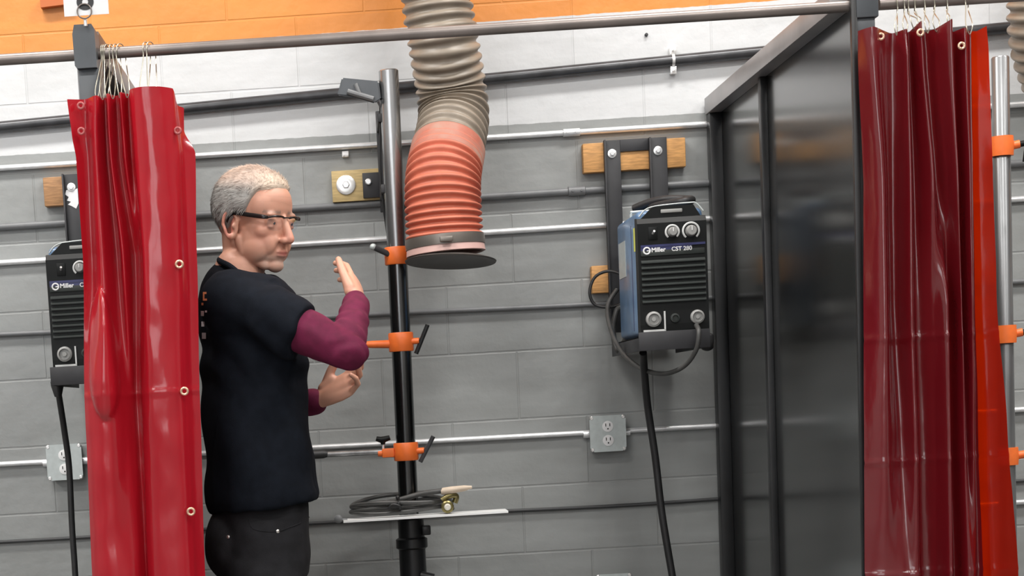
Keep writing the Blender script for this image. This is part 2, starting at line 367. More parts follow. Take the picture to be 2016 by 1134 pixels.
# outlet boxes ---------------------------------------------------------------------
def outlet(px0, py0, px1, py1, label):
    c = U((px0+px1)/2, (py0+py1)/2); h = .054; tl = math.radians(.4)
    t = thing('outlet_box', label, 'electrical outlet', (c.x, 0, c.z), 'outlet boxes on the wall')
    R = Matrix.Translation((c.x, 0, c.z))
    b_ = new(); box(b_, (-h+.004, -.04, -h+.004), (h-.004, -.0005, h-.004), .004, R); obj('box_body', b_, MT['galv_box'], t)
    b_ = new(); k = .012; f0, f1 = -.046, -.04
    P = [(-h+k, -h), (h-k, -h), (h, -h+k), (h, h-k), (h-k, h), (-h+k, h), (-h, h-k), (-h, -h+k)]
    loft(b_, [[Vector((c.x+x, y, c.z+z)) for x, z in P] for y in (f1, f0)]); cp = obj('cover_plate', b_, MT['galv_box'], t)
    for sx in (-1, 1):
        for sz in (-1, 1):
            b_ = new(); lathe(b_, [(.0065, 0), (.0065, .004), (.004, .006)], 14, to(Vector((c.x+sx*(h-.007), -.041, c.z+sz*(h-.007))), (0, -1, 0))); obj('corner_screw', b_, MT['bright'], t)
    for s in (-1, 1):
        b_ = new(); q = Vector((c.x, -.0462, c.z+s*.021)); lathe(b_, [(.0165, 0), (.0165, .0015), (.015, .002)], 24, to(q, (0, -1, 0))); rc = obj('socket', b_, MT['white'], t, label='pale socket face')
        b_ = new()
        for dx in (-.006, .006): box(b_, q+Vector((dx-.0012, -.0026, .000)), q+Vector((dx+.0012, -.0018, .009)))
        box(b_, q+Vector((-.002, -.0026, -.009)), q+Vector((.002, -.0018, -.005))); obj('slot', b_, MT['black_plastic'], rc, smooth=False)
    for s in (-1, 1):
        b_ = new(); tube(b_, [(c.x+s*(h-.006), -.012, c.z), (c.x+s*(h+.016), -.012, c.z)], .0115, 14); obj('conduit_fitting', b_, MT['silver'], t)
    return t
outlet(1158, 818, 1228, 888, 'square grey outlet box on the wall below the blue welding machine')
outlet(97, 875, 165, 943, 'square grey outlet box beside the red curtain with a black cable over it')
outlet(1170, 1127, 1242, 1197, 'outlet box of which only the top edge shows at the bottom of the photo')

# boards and machine brackets --------------------------------------------------------
def board(p0, p1, th, m, label, x1=None, extra=None):
    a, b_ = U(*p0, -th), U(*p1, -th); bm_ = new()
    box(bm_, (a.x, -th, b_.z), (b_.x if x1 is None else x1, -.0005, a.z), .003); c = ((a.x+b_.x)/2, 0, b_.z)
    o = obj('wooden_board', bm_, m, origin=c); tag(o, label, 'board'); return a, b_
a, b = U(1147, 283, -.038), U(1190, 338, -.038); xr = U(1350, 300, -.038).x
def mount(dx, up_label, low_label, br_label, wood, sticker=False):
    z1, z0, x0 = a.z, b.z, a.x+dx
    bm = new(); box(bm, (x0, -.038, z0), (xr+dx, -.0005, z1), .003); tag(obj('wooden_board', bm, wood, origin=(x0, 0, z0)), up_label, 'board')
    lo = U(1160, 524, -.038); lz = U(1160, 578, -.038)
    bm = new(); box(bm, (x0+.012, -.038, lz.z), (xr+dx-.01, -.0005, lo.z), .003); tag(obj('wooden_board', bm, wood, origin=(x0, 0, lz.z)), low_label, 'board')
    t = thing('machine_bracket', br_label, 'bracket', (x0+.15, -.04, z0-.6))
    l0, l1 = U(1192, 400, -.044).x+dx, U(1225, 400, -.044).x+dx; r0_, r1_ = U(1280, 380, -.044).x+dx, U(1316, 380, -.044).x+dx
    zt = U(1250, 273, -.044).z; zb = U(1210, 655, -.044).z
    for (q0, q1) in ((l0, l1), (r0_, r1_)):
        b2 = new(); box(b2, (q0, -.044, zb), (q1, -.0385, zt), .0015); box(b2, (q0, -.062, zb), (q0+.005, -.0385, zt-.0), .001); obj('bracket_leg', b2, MT['bracket'], t)
    b2 = new(); box(b2, (l1, -.0438, zt-.035), (r0_, -.0387, zt), .0012); obj('top_plate', b2, MT['bracket'], t)
    b2 = new(); box(b2, (l1, -.0438, zb), (r0_, -.0387, zb+.05), .0012); obj('bottom_plate', b2, MT['bracket'], t)
    for q in ((l0+l1)/2, (r0_+r1_)/2):
        w_ = Vector((q, -.044, (z0+z1)/2+.008)); b2 = new(); lathe(b2, [(.013, 0), (.013, .002), (.0115, .0025)], 24, to(w_, (0, -1, 0))); ww = obj('washer', b2, MT['bright'], t, label='bright steel washer')
        b2 = new(); lathe(b2, [(.0075, .002), (.0075, .007), (.006, .008)], 6, to(w_, (0, -1, 0))); obj('bolt_head', b2, MT['silver'], ww)
    # shelf the machine stands on
    m0 = U(1256, 664, -.57); m1 = U(1396, 655, -.57); zs = m0.z-.0
    b2 = new(); X0, X1 = m0.x+dx+.0, m1.x+dx
    box(b2, (X0, -.58, zs-.004), (X1, -.045, zs), .001); box(b2, (X0, -.58, zs-.038), (X0+.004, -.045, zs), .001); box(b2, (X1-.004, -.58, zs-.038), (X1, -.045, zs), .001); box(b2, (X0, -.584, zs-.038), (X1, -.58, zs+.012), .001)
    obj('shelf', b2, MT['bracket'], t)
    if sticker:
        b2 = new(); s0 = U(135, 373, -.0625); pts = [(0, 0), (.012, .003), (.02, -.002), (.034, .004), (.034, -.04), (.026, -.055), (.012, -.046), (.002, -.042), (.012, -.034), (-.0, -.03), (.006, -.02), (-.004, -.012)]
        cx_ = l0+.005; loft(b2, [[Vector((cx_+.004+x, y, s0.z+z)) for x, z in pts] for y in (-.0445, -.0452)]); obj('torn_sticker', b2, MT['white'], t, label='torn white sticker')
    return zs, X0, X1
DX = U(92, 560, -.57).x - U(1254, 480, -.57).x + .0
zs, X0, X1 = mount(0, 'orange-brown wooden board behind the bracket above the blue welding machine', 'lower wooden board mostly hidden behind the blue welding machine', 'charcoal steel wall bracket holding the blue welding machine', MT['wood'])
mount(DX, 'brown wooden board on the wall left of the bright red curtain', 'lower wooden board hidden behind the left welding machine', 'charcoal wall bracket with torn white sticker beside the bright red curtain', MT['wood_brown'], True)

# welding machines --------------------------------------------------------------------
def welder(label):
    x0 = U(1256, 480, -.57).x; x1 = x0+.183; yf, yb = -.572, -.16; z0 = zs+.0005; z1 = z0+.318
    o = Vector((x0, yf, z0)); t = thing('welding_machine', label, 'welding machine', ((x0+x1)/2, (yf+yb)/2, z0))
    b = new(); box(b, (x0+.002, yf+.03, z0+.004), (x1-.002, yb, z1+.02), .016, seg=4); h = obj('housing', b, MT['blue'], t, label='blue sheet metal housing')
    b = new(); box(b, (x0+.0015, yf+.13, z0+.02), (x0+.0065, yf+.14, z1-.01), .001); obj('housing_seam', b, MT['blue_dark'], h)
    b = new(); box(b, (x0+.0008, yf+.05, z1-.085), (x0+.003, yf+.085, z1-.022)); obj('warning_label', b, MT['yellow'], h, smooth=False, label='yellow warning label')
    b = new(); box(b, (x0+.0008, yb-.16, z1-.14), (x0+.003, yb-.03, z1-.04)); obj('side_decal', b, MT['galv_box'], h, smooth=False, label='pale side decal')
    # front bezel with sloped top
    b = new(); prof = [(yf+.045, z0), (yf, z0), (yf-.002, z0+.03), (yf-.002, z0+.30), (yf+.008, z1-.004), (yf+.045, z1-.0)]
    loft(b, [[Vector((x, y, z)) for y, z in prof] for x in (x0-.001, x0+.002, x1-.002, x1+.001)]); bz = obj('front_bezel', b, MT['black_plastic'], t, smooth=False)
    b = new(); loft(b, [[Vector((x, yf+.012+dy*.6, z1-.003+dz)) for x, dz in ((x0+.012, 0), (x1-.012, 0), (x1-.03, .03), (x0+.045, .03))] for dy in (0, .06)]); hp_ = obj('handle_hump', b, MT['black_plastic'], bz, smooth=False)
    b = new(); box(b, (x0+.065, yf+.009, z1+.008), (x1-.06, yf+.0135, z1+.018), .002); obj('handle_recess', b, MT['knob'], hp_)
    # louvers
    b = new(); zl0, zl1 = z0+.088, z0+.208; n = 8
    for i in range(n):
        z = zl0+(zl1-zl0)*(i+.2)/n
        loft(b, [[Vector((x, yf-.002+y_, z+z_)) for y_, z_ in ((0, 0), (-.007, -.002), (-.007, .001), (0, .0065))] for x in (x0+.006, x1-.006)])
    obj('vent_louvers', b, MT['louver'], bz, smooth=False, label='grey horizontal louvers')
    # name band
    b = new(); box(b, (x0+.006, yf-.0055, z0+.213), (x1-.006, yf-.002, z0+.228), .0008); nb = obj('name_band', b, MT['louver'], bz)
    b = new(); box(b, (x0+.006, yf-.0055, z0+.237), (x1-.004, yf-.002, z0+.243)); obj('trim_stripe', b, MT['blue_dark'], bz, smooth=False)
    b = new(); box(b, (x0+.006, yf-.0042, z0+.216), (x1-.04, yf-.0018, z0+.237)); nm = obj('name_plate', b, MT['blue_dark'], bz, smooth=False)
    b = text_bm('Miller', .0165, Matrix.Translation((x0+.034, yf-.0058, z0+.2235)) @ FACE, .0003, .0004)
    b2 = text_bm('CST 280', .0155, Matrix.Translation((x0+.088, yf-.0058, z0+.2235)) @ FACE, .0003, .0003); merge(b, b2)
    t2 = new(); ring = [Vector((x0+.022+.0085*math.cos(k*PI/12), yf-.0055, z0+.2275+.0085*math.sin(k*PI/12))) for k in range(24)]; tube(t2, ring, .0022, 6, closed=True); merge(b, t2)
    box(b, (x0+.022, yf-.0062, z0+.2262), (x0+.031, yf-.0045, z0+.2288)); obj('lettering', b, MT['white'], nm, smooth=False, label='white lettering and round emblem')
    # dials
    for (dx, rr, rk) in ((.092, .0175, .0115), (.142, .0215, .0135)):
        c = Vector((x0+dx, yf-.002, z0+.274)); b = new()
        arc = [c+Vector((rr*math.cos(math.radians(a_)), -.0016, rr*math.sin(math.radians(a_)))) for a_ in range(-50, 231, 10)]; tube(b, arc, .0028, 8); dr = obj('dial_ring', b, MT['knob_ring'], bz, label='pale dial scale')
        b = new(); lathe(b, [(rk*1.15, 0), (rk*1.1, .006), (rk, .018), (rk*.85, .02)], 28, to(c, (0, -1, 0))); kb = obj('knob', b, MT['knob'], bz, label='grey knob')
        b = new(); box(b, c+Vector((-.001, -.0215, 0)), c+Vector((.001, -.0195, rk*.9))); obj('pointer', b, MT['white'], kb, smooth=False)
    c = Vector((x0+.04, yf-.002, z0+.272)); b = new(); box(b, c+Vector((-.012, -.002, -.016)), c+Vector((.012, 0, .018)), .001); sw = obj('switch_plate', b, MT['black_plastic'], bz)
    b = new(); tube(b, [c+Vector((0, -.002, 0)), c+Vector((.002, -.014, .006))], .0032, 10); obj('toggle', b, MT['bright'], sw, label='bright toggle switch')
    # lower connectors
    for dx, r in ((.034, .021), (.152, .019)):
        c = Vector((x0+dx, yf-.002, z0+.045)); b = new(); lathe(b, [(r, 0), (r*.97, .008), (r*.72, .011), (r*.68, .004), (r*.3, .004), (r*.28, .009)], 28, to(c, (0, -1, 0))); obj('cable_connector', b, MT['knob'], bz, label='grey round cable connector')
    b = new(); c = Vector((x0+.092, yf-.002, z0+.045)); lathe(b, [(.013, 0), (.012, .006), (.008, .007), (.008, .002)], 24, to(c, (0, -1, 0))); obj('remote_socket', b, MT['louver'], bz)
    b = new(); box(b, (x0+.062, yf-.007, z0+.014), (x0+.066, yf-.002, z0+.065)); box(b, (x0+.006, yf-.007, z0+.012), (x0+.066, yf-.002, z0+.017)); obj('connector_guard', b, MT['knob_ring'], bz, smooth=False)
    # handle loop
    b = new(); hz = z1+.036
    P = smooth_path([(x0+.02, yf+.24, z1-.004), (x0+.02, yf+.24, hz-.005), (x0+.03, yf+.24, hz), (x1-.03, yf+.24, hz), (x1-.02, yf+.24, hz-.005), (x1-.02, yf+.24, z1-.004)], 6); tube(b, P, .004, 10); obj('handle', b, MT['galv_box'], t, label='bright wire handle')
    b = new(); P = smooth_path([(x0+.008, yf+.02, z1+.003), (x0+.04, yf+.016, z1+.026), (x1-.04, yf+.015, z1+.032), (x1-.02, yf+.015, z1+.028), (x1-.004, yf+.012, z1+.008)], 6); tube(b, P, .002, 8); obj('front_handle', b, MT['galv_box'], t, label='bright front handle edge')
    return t
wl = welder('blue welding machine with black front on the wall bracket beside the black partition')
w2 = copy_tree(wl); w2.location.x += DX; w2['label'] = 'welding machine half hidden by the bright red curtain'

# cables of the machines ----------------------------------------------------------------
def cable(name, pts, r, m, label, cat='cable', n=10, parts=None):
    P = smooth_path(pts, n); bm = new(); tube(bm, P, r, 12); o = obj(name, bm, m, origin=P[len(P)//2]); return tag(o, label, cat)
cy = -.5
cable('power_cable', [U(1266, 694, -.5), U(1268, 725, -.44), U(1275, 800, -.36), U(1290, 900, -.33), U(1303, 1010, -.33), U(1322, 1125, -.33), U(1345, 1260, -.33), U(1350, 1450, -.3), Vector((1.02, -.3, .012))], .0105, MT['rubber'], 'thick black cable hanging down from the blue welding machine')
cable('power_cable', [U(112, 752, -.47), U(117, 785, -.42), U(127, 850, -.36), U(136, 920, -.33), U(142, 1040, -.33), U(148, 1130, -.33), U(154, 1260, -.33), U(165, 1500, -.3), Vector((-.75, -.3, .012))], .009, MT['rubber'], 'thick black cable hanging from the machine behind the bright red curtain')
bm = new(); K = U(113, 760, -.47); lathe(bm, [(.019, .012), (.018, 0), (.01, -.03)], 16, Matrix.Translation(K)); 
tag(obj('cable_gland', bm, MT['rubber'], origin=K), 'black funnel shaped gland under the machine at the left', 'cable gland')
cable('welding_cable', [U(1371, 640, -.6), U(1376, 655, -.63), U(1370, 690, -.62), U(1345, 722, -.58), U(1305, 736, -.5), U(1260, 724, -.4), U(1222, 690, -.3), U(1200, 640, -.2), U(1197, 600, -.14), U(1215, 570, -.115)], .0065, MT['cable_grey'], 'dark cable looping under the blue machine from its right connector', n=12)
cable('welding_cable', [U(1240, 590, -.12), U(1205, 604, -.11), U(1172, 600, -.1), U(1161, 575, -.1), U(1172, 545, -.1), U(1200, 534, -.11), U(1232, 545, -.13), U(1238, 562, -.13)], .0045, MT['rubber'], 'small loop of thin black cable in front of the lower board', n=12)
cable('welding_cable', [U(1236, 660, -.2), U(1216, 690, -.17), U(1207, 650, -.14), U(1214, 612, -.13), U(1226, 604, -.14)], .008, MT['cable_grey'], 'short grey cable bend at the lower left corner of the blue machine', n=12)
ztop = zs+.318+.036+.0155
def onTop(px, yy, dz=0): return Vector((U(px, 405, yy).x, yy, ztop+dz))
cable('torch_cable', [onTop(1266, -.22), onTop(1290, -.3), onTop(1318, -.36), onTop(1345, -.4), onTop(1362, -.38, .004), onTop(1350, -.33, .012), onTop(1310, -.31, .017), onTop(1275, -.27, .013), onTop(1248, -.24, .003)], .0115, MT['rubber'], 'black cable lying bundled on top of the blue welding machine')
bm = new(); g0 = U(1392, 668, -.55); box(bm, g0+Vector((-.022, -.02, -.018)), g0+Vector((.016, .03, .016)), .006); ell(bm, g0+Vector((.0, 0, -.02)), (.018, .02, .012), sub=3)
bm = fuse(bm, .004, 3); tag(obj('cable_clamp', bm, MT['rubber'], origin=g0), 'black clamp hanging at the lower right corner of the blue machine', 'clamp')

# middle board with washer ---------------------------------------------------------------
p0, p1 = U(652, 337, -.03), U(760, 392, -.03)
t = thing('wooden_board', 'pale yellow board with a large white washer left of the steel post', 'board', (p0.x, -.0, p1.z))
bm = new(); box(bm, (p0.x, -.03, p1.z), (p1.x, -.0005, p0.z), .002); obj('plank', bm, MT['wood_pale'], t)
wc = U(681, 364, -.031); bm = new(); lathe(bm, [(.0285, 0), (.0285, .002), (.026, .003), (.014, .003)], 32, to(wc, (0, -1, 0))); wo = obj('washer', bm, MT['bright'], t, label='large white washer')
bm = new(); lathe(bm, [(.011, .002), (.011, .007), (.009, .009)], 6, to(wc, (0, -1, 0))); obj('bolt_head', bm, MT['silver'], wo)

# ------------------------------------------------------------------ steel post and its clamps
YP = -.25
pt, pb = U(765, 142, YP), U(804, 985, YP)
px_ = (pt.x+pb.x)/2; RP = .0285
def xz(y): return Vector((pt.x+(pb.x-pt.x)*(pt.z-U(780, y, YP).z)/(pt.z-pb.z), YP, U(780, y, YP).z))
t = thing('steel_post', 'tall round steel post in the middle with orange clamps', 'post', (pb.x, YP, 0))
post_root = t
bm = new(); A = xz(137); B = xz(505)
tube(bm, [B, A-Vector((0, 0, .003)), A], 0, 40, rr=[RP*.985, RP*.985, RP*.9]); obj('upper_tube', bm, MT['steel'], t, label='bare bright upper tube')
bm = new(); C_ = xz(1022); tube(bm, [C_, B], RP, 40); obj('lower_tube', bm, MT['steel_dark'], t, label='dark lower tube with a bright highlight')
bm = new(); zt = C_.z-.01; cx = C_.x+.004
for prof in ([(.034, zt-.03), (.036, zt), (.046, zt), (.046, zt-.03)],): pass
lathe(bm, [(.035, zt+.008), (.038, zt+.006), (.038, zt-.045), (.046, zt-.05), (.046, zt-.075), (.039, zt-.08), (.039, zt-.19), (.047, zt-.195), (.047, zt-.3), (.042, zt-.31), (.042, .03), (.11, .03), (.115, .02), (.115, .001)][::-1], 40, Matrix.Translation((cx, YP, 0)))
obj('base_socket', bm, MT['black_frame'], t, label='black socket column')
bm = new(); box(bm, (cx+.03, YP-.03, zt-.04), (cx+.056, YP+.01, zt-.012), .004); obj('socket_clamp', bm, MT['black_frame'], t)
for a_, b_ in (((cx+.02, YP-.03, zt-.155), (cx+.058, YP-.035, zt-.165)), ((cx-.06, YP-.03, zt-.22), (cx-.03, YP-.035, zt-.2))):
    bm = new(); tube(bm, [a_, b_], .0125, 14); obj('socket_bolt', bm, MT['black_frame'], t)
# flat mounting bar and plate left of the post
bm = new(); f0 = xz(195); f1 = xz(402)
box(bm, (f0.x-.038, -.05, f1.z), (f0.x-.018, -.034, f0.z), .002); obj('mounting_bar', bm, MT['bracket'], t)
bm = new(); q0, q1 = U(713, 341, -.034), U(752, 388, -.034); box(bm, (q0.x, -.038, q1.z), (q1.x, -.0305, q0.z), .001); mp_ = obj('mounting_plate', bm, MT['bracket'], t)
bm = new(); lathe(bm, [(.0095, 0), (.0095, .006), (.007, .008)], 12, to(U(725, 358, -.038), (0, -1, 0))); obj('bolt_head', bm, MT['bright'], mp_)
for yy in (230, 370):
    bm = new(); v = xz(yy); box(bm, (v.x-.037, YP-.005, v.z-.012), (v.x-.019, -.035, v.z+.012), .002); box(bm, (v.x-.037, YP-.006, v.z-.012), (v.x-.018, YP+.006, v.z+.012), .002); obj('stand_off', bm, MT['bracket'], t)
# thin cable left of the post
cable('thin_cable', [U(742, 190, YP+.05), U(749, 215, YP+.02), U(748, 300, YP+.02), U(752, 380, YP+.03), U(764, 470, YP+.05)], .0035, MT['rubber'], 'thin black cable running down beside the steel post')
# top head bracket
bm = new(); hb = [(664, 188), (673, 153), (746, 160), (750, 196), (738, 204), (700, 192)]
hv = [[U(x, y, YP+d) for x, y in hb] for d in (-.03, .035)]
loft(bm, hv); bmesh.ops.recalc_face_normals(bm, faces=bm.faces[:]); bmesh.ops.bevel(bm, geom=bm.edges[:], offset=.004, segments=2, affect='EDGES')
o = obj('head_bracket', bm, MT['grey_frame'], t, label='grey angled head bracket')
bm = new(); tube(bm, [U(684, 180, YP-.034), U(735, 195, YP-.034)], .008, 10); tube(bm, [U(700, 165, YP-.034), U(708, 186, YP-.034)], .006, 10); tube(bm, [U(742, 192, YP-.02), U(752, 212, YP-.0)], .006, 8); obj('clamp_screw', bm, MT['grey_paint'], o)

def clamp(yc, h, label, kind):
    c = xz(yc); t = thing('post_clamp', label, 'clamp', c, 'orange clamps on the central post')
    bm = new(); R1 = RP+.0075; lathe(bm, [(RP+.001, -h/2), (R1-.002, -h/2), (R1, -h/2+.003), (R1, h/2-.003), (R1-.002, h/2), (RP+.001, h/2)], 36, Matrix.Translation(c), cap=False); obj('collar', bm, MT['orange'], t)
    if kind == 'top':
        bm = new(); tube(bm, [c+Vector((.03, -.012, .006)), c+Vector((.052, -.016, .006))], .013, 16); obj('lug', bm, MT['orange'], t)
        bm = new(); tube(bm, [c+Vector((-.024, -.02, .005)), c+Vector((-.068, -.032, .027))], .0085, 12); hd = obj('lever', bm, MT['dark_pipe'], t, label='dark lever')
        bm = new(); ell(bm, c+Vector((-.068, -.032, .027)), (.0095,)*3, sub=3); obj('lever_tip', bm, MT['galv_box'], hd)
    else:
        bm = new(); a0 = c+Vector((.03, -.012, 0)); tube(bm, [a0, a0+Vector((.022, -.004, .0))], .009, 14); obj('lug', bm, MT['orange'], t)
        bm = new(); m_ = a0+Vector((.03, -.006, .003)); dv = Vector((.017, -.004, .039)) if kind == 'mid' else Vector((.019, -.004, .035))
        tube(bm, [m_-dv*1.0-Vector((.002, 0, 0)), m_+dv*1.05], .0065, 12); obj('tee_handle', bm, MT['black_frame'] if kind == 'mid' else MT['dark_pipe'], t, label='dark T-handle')
        L = .085 if kind == 'mid' else .06
        bm = new(); tube(bm, [c+Vector((-.03, 0, -.004)), c+Vector((-L, -.003, -.002)), c+Vector((-L-.022, -.003, -.001))], 0, 16, rr=[.012, .0105, .0085]); obj('side_arm', bm, MT['orange'], t)
        if kind == 'low':
            bm = new(); box(bm, c+Vector((-.07, -.016, -.014)), c+Vector((-.035, .012, .012)), .003); obj('arm_block', bm, MT['orange'], t)
            k = c+Vector((-.066, -.003, .012)); bm = new(); tube(bm, [k, k+Vector((0, 0, .02))], .0035, 10); kk = obj('thumb_screw', bm, MT['silver'], t)
            bm = new(); tube(bm, [k+Vector((-.019, 0, .03)), k+Vector((-.006, 0, .026)), k+Vector((.006, 0, .027)), k+Vector((.021, 0, .031))], 0, 12, rr=[.007, .009, .009, .007]); lathe(bm, [(.006, .012), (.009, .024)], 14, Matrix.Translation(k)); obj('wing_knob', bm, MT['black_plastic'], kk, label='black wing knob')
    return c
clamp(504, .05, 'top orange clamp on the central steel post, touching the extraction hood', 'top')
cm = clamp(674, .054, 'middle orange clamp with arm on the central post, right of the maroon sleeve', 'mid')
cl = clamp(890, .052, 'lowest orange clamp with black wing knob on the central steel post', 'low')
# rod held in the lowest clamp
e0, e1 = U(745, 890, YP), U(560, 902, YP)
t = thing('clamp_rod', 'dark steel rod reaching left from the lowest orange clamp', 'rod', e0)
bm = new(); tube(bm, [U(752, 889, YP), U(600, 897, YP)], .0085, 14); obj('rod', bm, MT['steel'], t)
bm = new(); tube(bm, [U(645, 894, YP), U(636, 894, YP), U(560, 899, YP)], 0, 14, rr=[.009, .0125, .0125]); obj('rod_grip', bm, MT['rubber'], t, label='black rubber grip')

# tray with coil ---------------------------------------------------------------------------
T0, T1 = U(676, 1025, -.36), U(1000, 1005, -.36)
zt0 = (T0.z+T1.z)/2
t = post_root
kz = (T1.z-T0.z)/(T1.x-T0.x)
bm = new()
for (ya, yb, za, zb) in ((-.37, -.26, -.006, 0),):
    loft(bm, [[Vector((x, y, zt0+kz*(x-(T0.x+T1.x)/2)+z)) for y, z in ((ya, za), (yb, za), (yb, zb), (ya, zb))] for x in (T0.x, T1.x)])
obj('tray', bm, MT['tray'], t, smooth=False, label='thin bright tray plate')
bm = new(); lathe(bm, [(.012, -.006), (.012, .006), (.007, .009)], 18, to(U(666, 1022, -.34), (.0, -1, 0))); tube(bm, [U(668, 1024, -.335), U(684, 1024, -.335)], .005, 10); obj('tray_end_screw', bm, MT['grey_paint'], t)
def tz(x): return zt0+kz*(x-(T0.x+T1.x)/2)
t = thing('cable_coil', 'coiled dark welding cable with electrode holder lying on the bright tray', 'cable coil', (pb.x-.01, YP-.02, tz(pb.x)+.001))
bm = new(); cxl, cxr = U(690, 1000, YP).x, U(890, 990, YP).x; cxm = (cxl+cxr)/2; pts = []
for k in range(0, 26*4+1):
    th = 2*PI*k/26; R_ = (cxr-cxl)/2*(1-.03*(k/104)); yy = -.255+.082*math.sin(th)*(1-.08*math.sin(k*.3))
    x = cxm+R_*math.cos(th)*1.0
    z = tz(x)+.0095+.0105*(k/26)*.75+.010*max(0, math.sin(th))*(k/26)*.55+.004*math.sin(k*.61)
    pts.append((x, yy, z))
tube(bm, smooth_path(pts, 3), .0062, 10); obj('cable_loops', bm, MT['cable_grey'], t)
bm = new(); tube(bm, smooth_path([U(760, 990, -.31), U(790, 983, -.33), U(830, 972, -.33), U(872, 966, -.33)], 8), .0075, 12); obj('holder_cable', bm, MT['cable_grey'], t)
bm = new(); a_, b_ = U(868, 968, -.33), U(929, 959, -.33); mid = (a_+b_)/2
tube(bm, [a_, a_.lerp(b_, .08), a_.lerp(b_, .35), a_.lerp(b_, .75), b_], 0, 16, rr=[.008, .0105, .0105, .0085, .004]); obj('electrode_holder', bm, MT['tan_grip'], t, label='pale tan tapered electrode holder grip')
bm = new(); c = U(881, 998, -.35); lathe(bm, [(.017, -.03), (.018, 0), (.014, .003)], 26, to(c, (0, -1, 0))); cn = obj('cable_plug', bm, MT['brass'], t, label='brassy round cable plug')
bm = new(); lathe(bm, [(.0095, .003), (.0095, .006), (.006, .009)], 20, to(c, (0, -1, 0))); obj('plug_face', bm, MT['cream'], cn, label='cream plug face')
bm = new(); tube(bm, smooth_path([U(870, 985, -.33), U(885, 976, -.33), U(898, 977, -.32), U(895, 990, -.32)], 6), .0085, 12); obj('plug_sleeve', bm, MT['brass'], t)
bm = new(); 
for q in ((783, 980), (785, 992)): ell(bm, U(*q, -.345), (.006, .006, .007), sub=3)
tube(bm, smooth_path([U(765, 1003, -.35), U(772, 994, -.352), U(785, 996, -.35), U(789, 1002, -.35)], 6), .0045, 8)
obj('cable_tie', bm, MT['rubber'], t)

# ------------------------------------------------------------------ extraction hose
def hose(path, R0, m, pitch, amp, seg=48, helix=True, per=10):
    """corrugated tube along dense path"""
    L = [0]
    for i in range(1, len(path)): L.append(L[-1]+(path[i]-path[i-1]).length)
    n = int(L[-1]/pitch*per); P = []; rs = []; j = 0
    for i in range(n+1):
        s = L[-1]*i/n
        while j < len(L)-2 and L[j+1] < s: j += 1
        f = (s-L[j])/max(1e-9, L[j+1]-L[j]); P.append(path[j].lerp(path[j+1], f)); rs.append((s, R0(s/L[-1])))
    T, N = frames(P); bm = new(); rings = []
    for i, p in enumerate(P):
        B = T[i].cross(N[i]); ring = []
        for k in range(seg):
            ph = rs[i][0]/pitch*2*PI+(k*2*PI/seg if helix else 0); c = math.cos(ph)
            r = rs[i][1]+amp*(abs(c)**.7*(1 if c > 0 else -1))
            a_ = 2*PI*k/seg; ring.append(p+N[i]*math.cos(a_)*r+B*math.sin(a_)*r)
        rings.append(ring)
    loft(bm, rings, False); return bm
hp = smooth_path([U(848, -330, -.25), U(850, -150, -.25), U(860, 0, -.25), U(874, 90, -.24), U(888, 175, -.2), U(893, 232, -.215), U(884, 285, -.28), U(873, 345, -.35), U(872, 400, -.375), U(876, 477, -.38)], 24)
# split at the orange start
iz = min(range(len(hp)), key=lambda i: (hp[i]-U(881, 306, -.31)).length)
t = thing('extraction_hose', 'corrugated fume extraction hose hanging beside the central post, tan above orange', 'hose', U(880, 500, -.38))
bm = hose(hp[:iz+2], lambda s: .094+.004*s, 'x', .0285, .0052); o = obj('tan_hose', bm, MT['tan_hose'], t, normals=False, ang=80, label='tan corrugated upper hose')
so = o.modifiers.new('thick', 'SOLIDIFY'); so.thickness = .002; so.offset = -1
bm = hose(hp[iz-3:], lambda s: .1+.004*s, 'x', .0188, .0056, helix=False); o = obj('orange_hose', bm, MT['orange_hose'], t, normals=False, ang=80, label='orange corrugated lower hose')
so = o.modifiers.new('thick', 'SOLIDIFY'); so.thickness = .002; so.offset = -1
bm = new(); tube(bm, hp[iz-5:iz+9], .1055, 48, False); o = obj('hose_cuff', bm, MT['dusty_orange'], t, label='dusty smooth orange cuff')
so = o.modifiers.new('thick', 'SOLIDIFY'); so.thickness = .003; so.offset = -1
e = hp[-1]; dn = (hp[-1]-hp[-6]).normalized(); dn = (dn+Vector((.03, 0, 0))).normalized()
mx_ = to(e, dn)
def opn(prof, seg=56, m=mx_):
    b_ = new(); lathe(b_, prof, seg, m, cap=False); return b_
o = obj('band_clamp', opn([(.106, -.014), (.111, -.014), (.112, 0), (.111, .014), (.106, .014)]), MT['band'], t, label='dark metal band clamp')
bm = new(); box(bm, e+Vector((-.02, -.13, -.008)), e+Vector((.015, -.113, .006)), .002); obj('clamp_buckle', bm, MT['band'], o)
obj('lip_ring', opn([(.103, .012), (.109, .014), (.111, .032), (.106, .034), (.102, .03), (.102, .012)]), MT['pink_lip'], t, label='pinkish plastic lip')
mh = to(e+dn*.045+Vector((.012, 0, 0)), (dn+Vector((-.10, -.06, 0))).normalized())
obj('hood_flange', opn([(.0005, .002), (.095, .0), (.105, .0), (.124, .006), (.128, .008), (.126, .012), (.115, .011), (.095, .006), (.0005, .006)], m=mh), MT['hood'], t, label='dark oval hood flange')

# second hose, top right
hp2 = smooth_path([U(2080, -260, -.3), U(2068, -80, -.3), U(2064, 30, -.28), U(2074, 100, -.25), U(2100, 170, -.22)], 16)
t = thing('extraction_hose', 'edge of a tan extraction hose at the top right corner', 'hose', hp2[-1])
o = obj('tan_hose', hose(hp2, lambda s: .105, 'x', .0285, .006), MT['tan_hose'], t, normals=False, ang=80)
so = o.modifiers.new('thick', 'SOLIDIFY'); so.thickness = .002; so.offset = -1

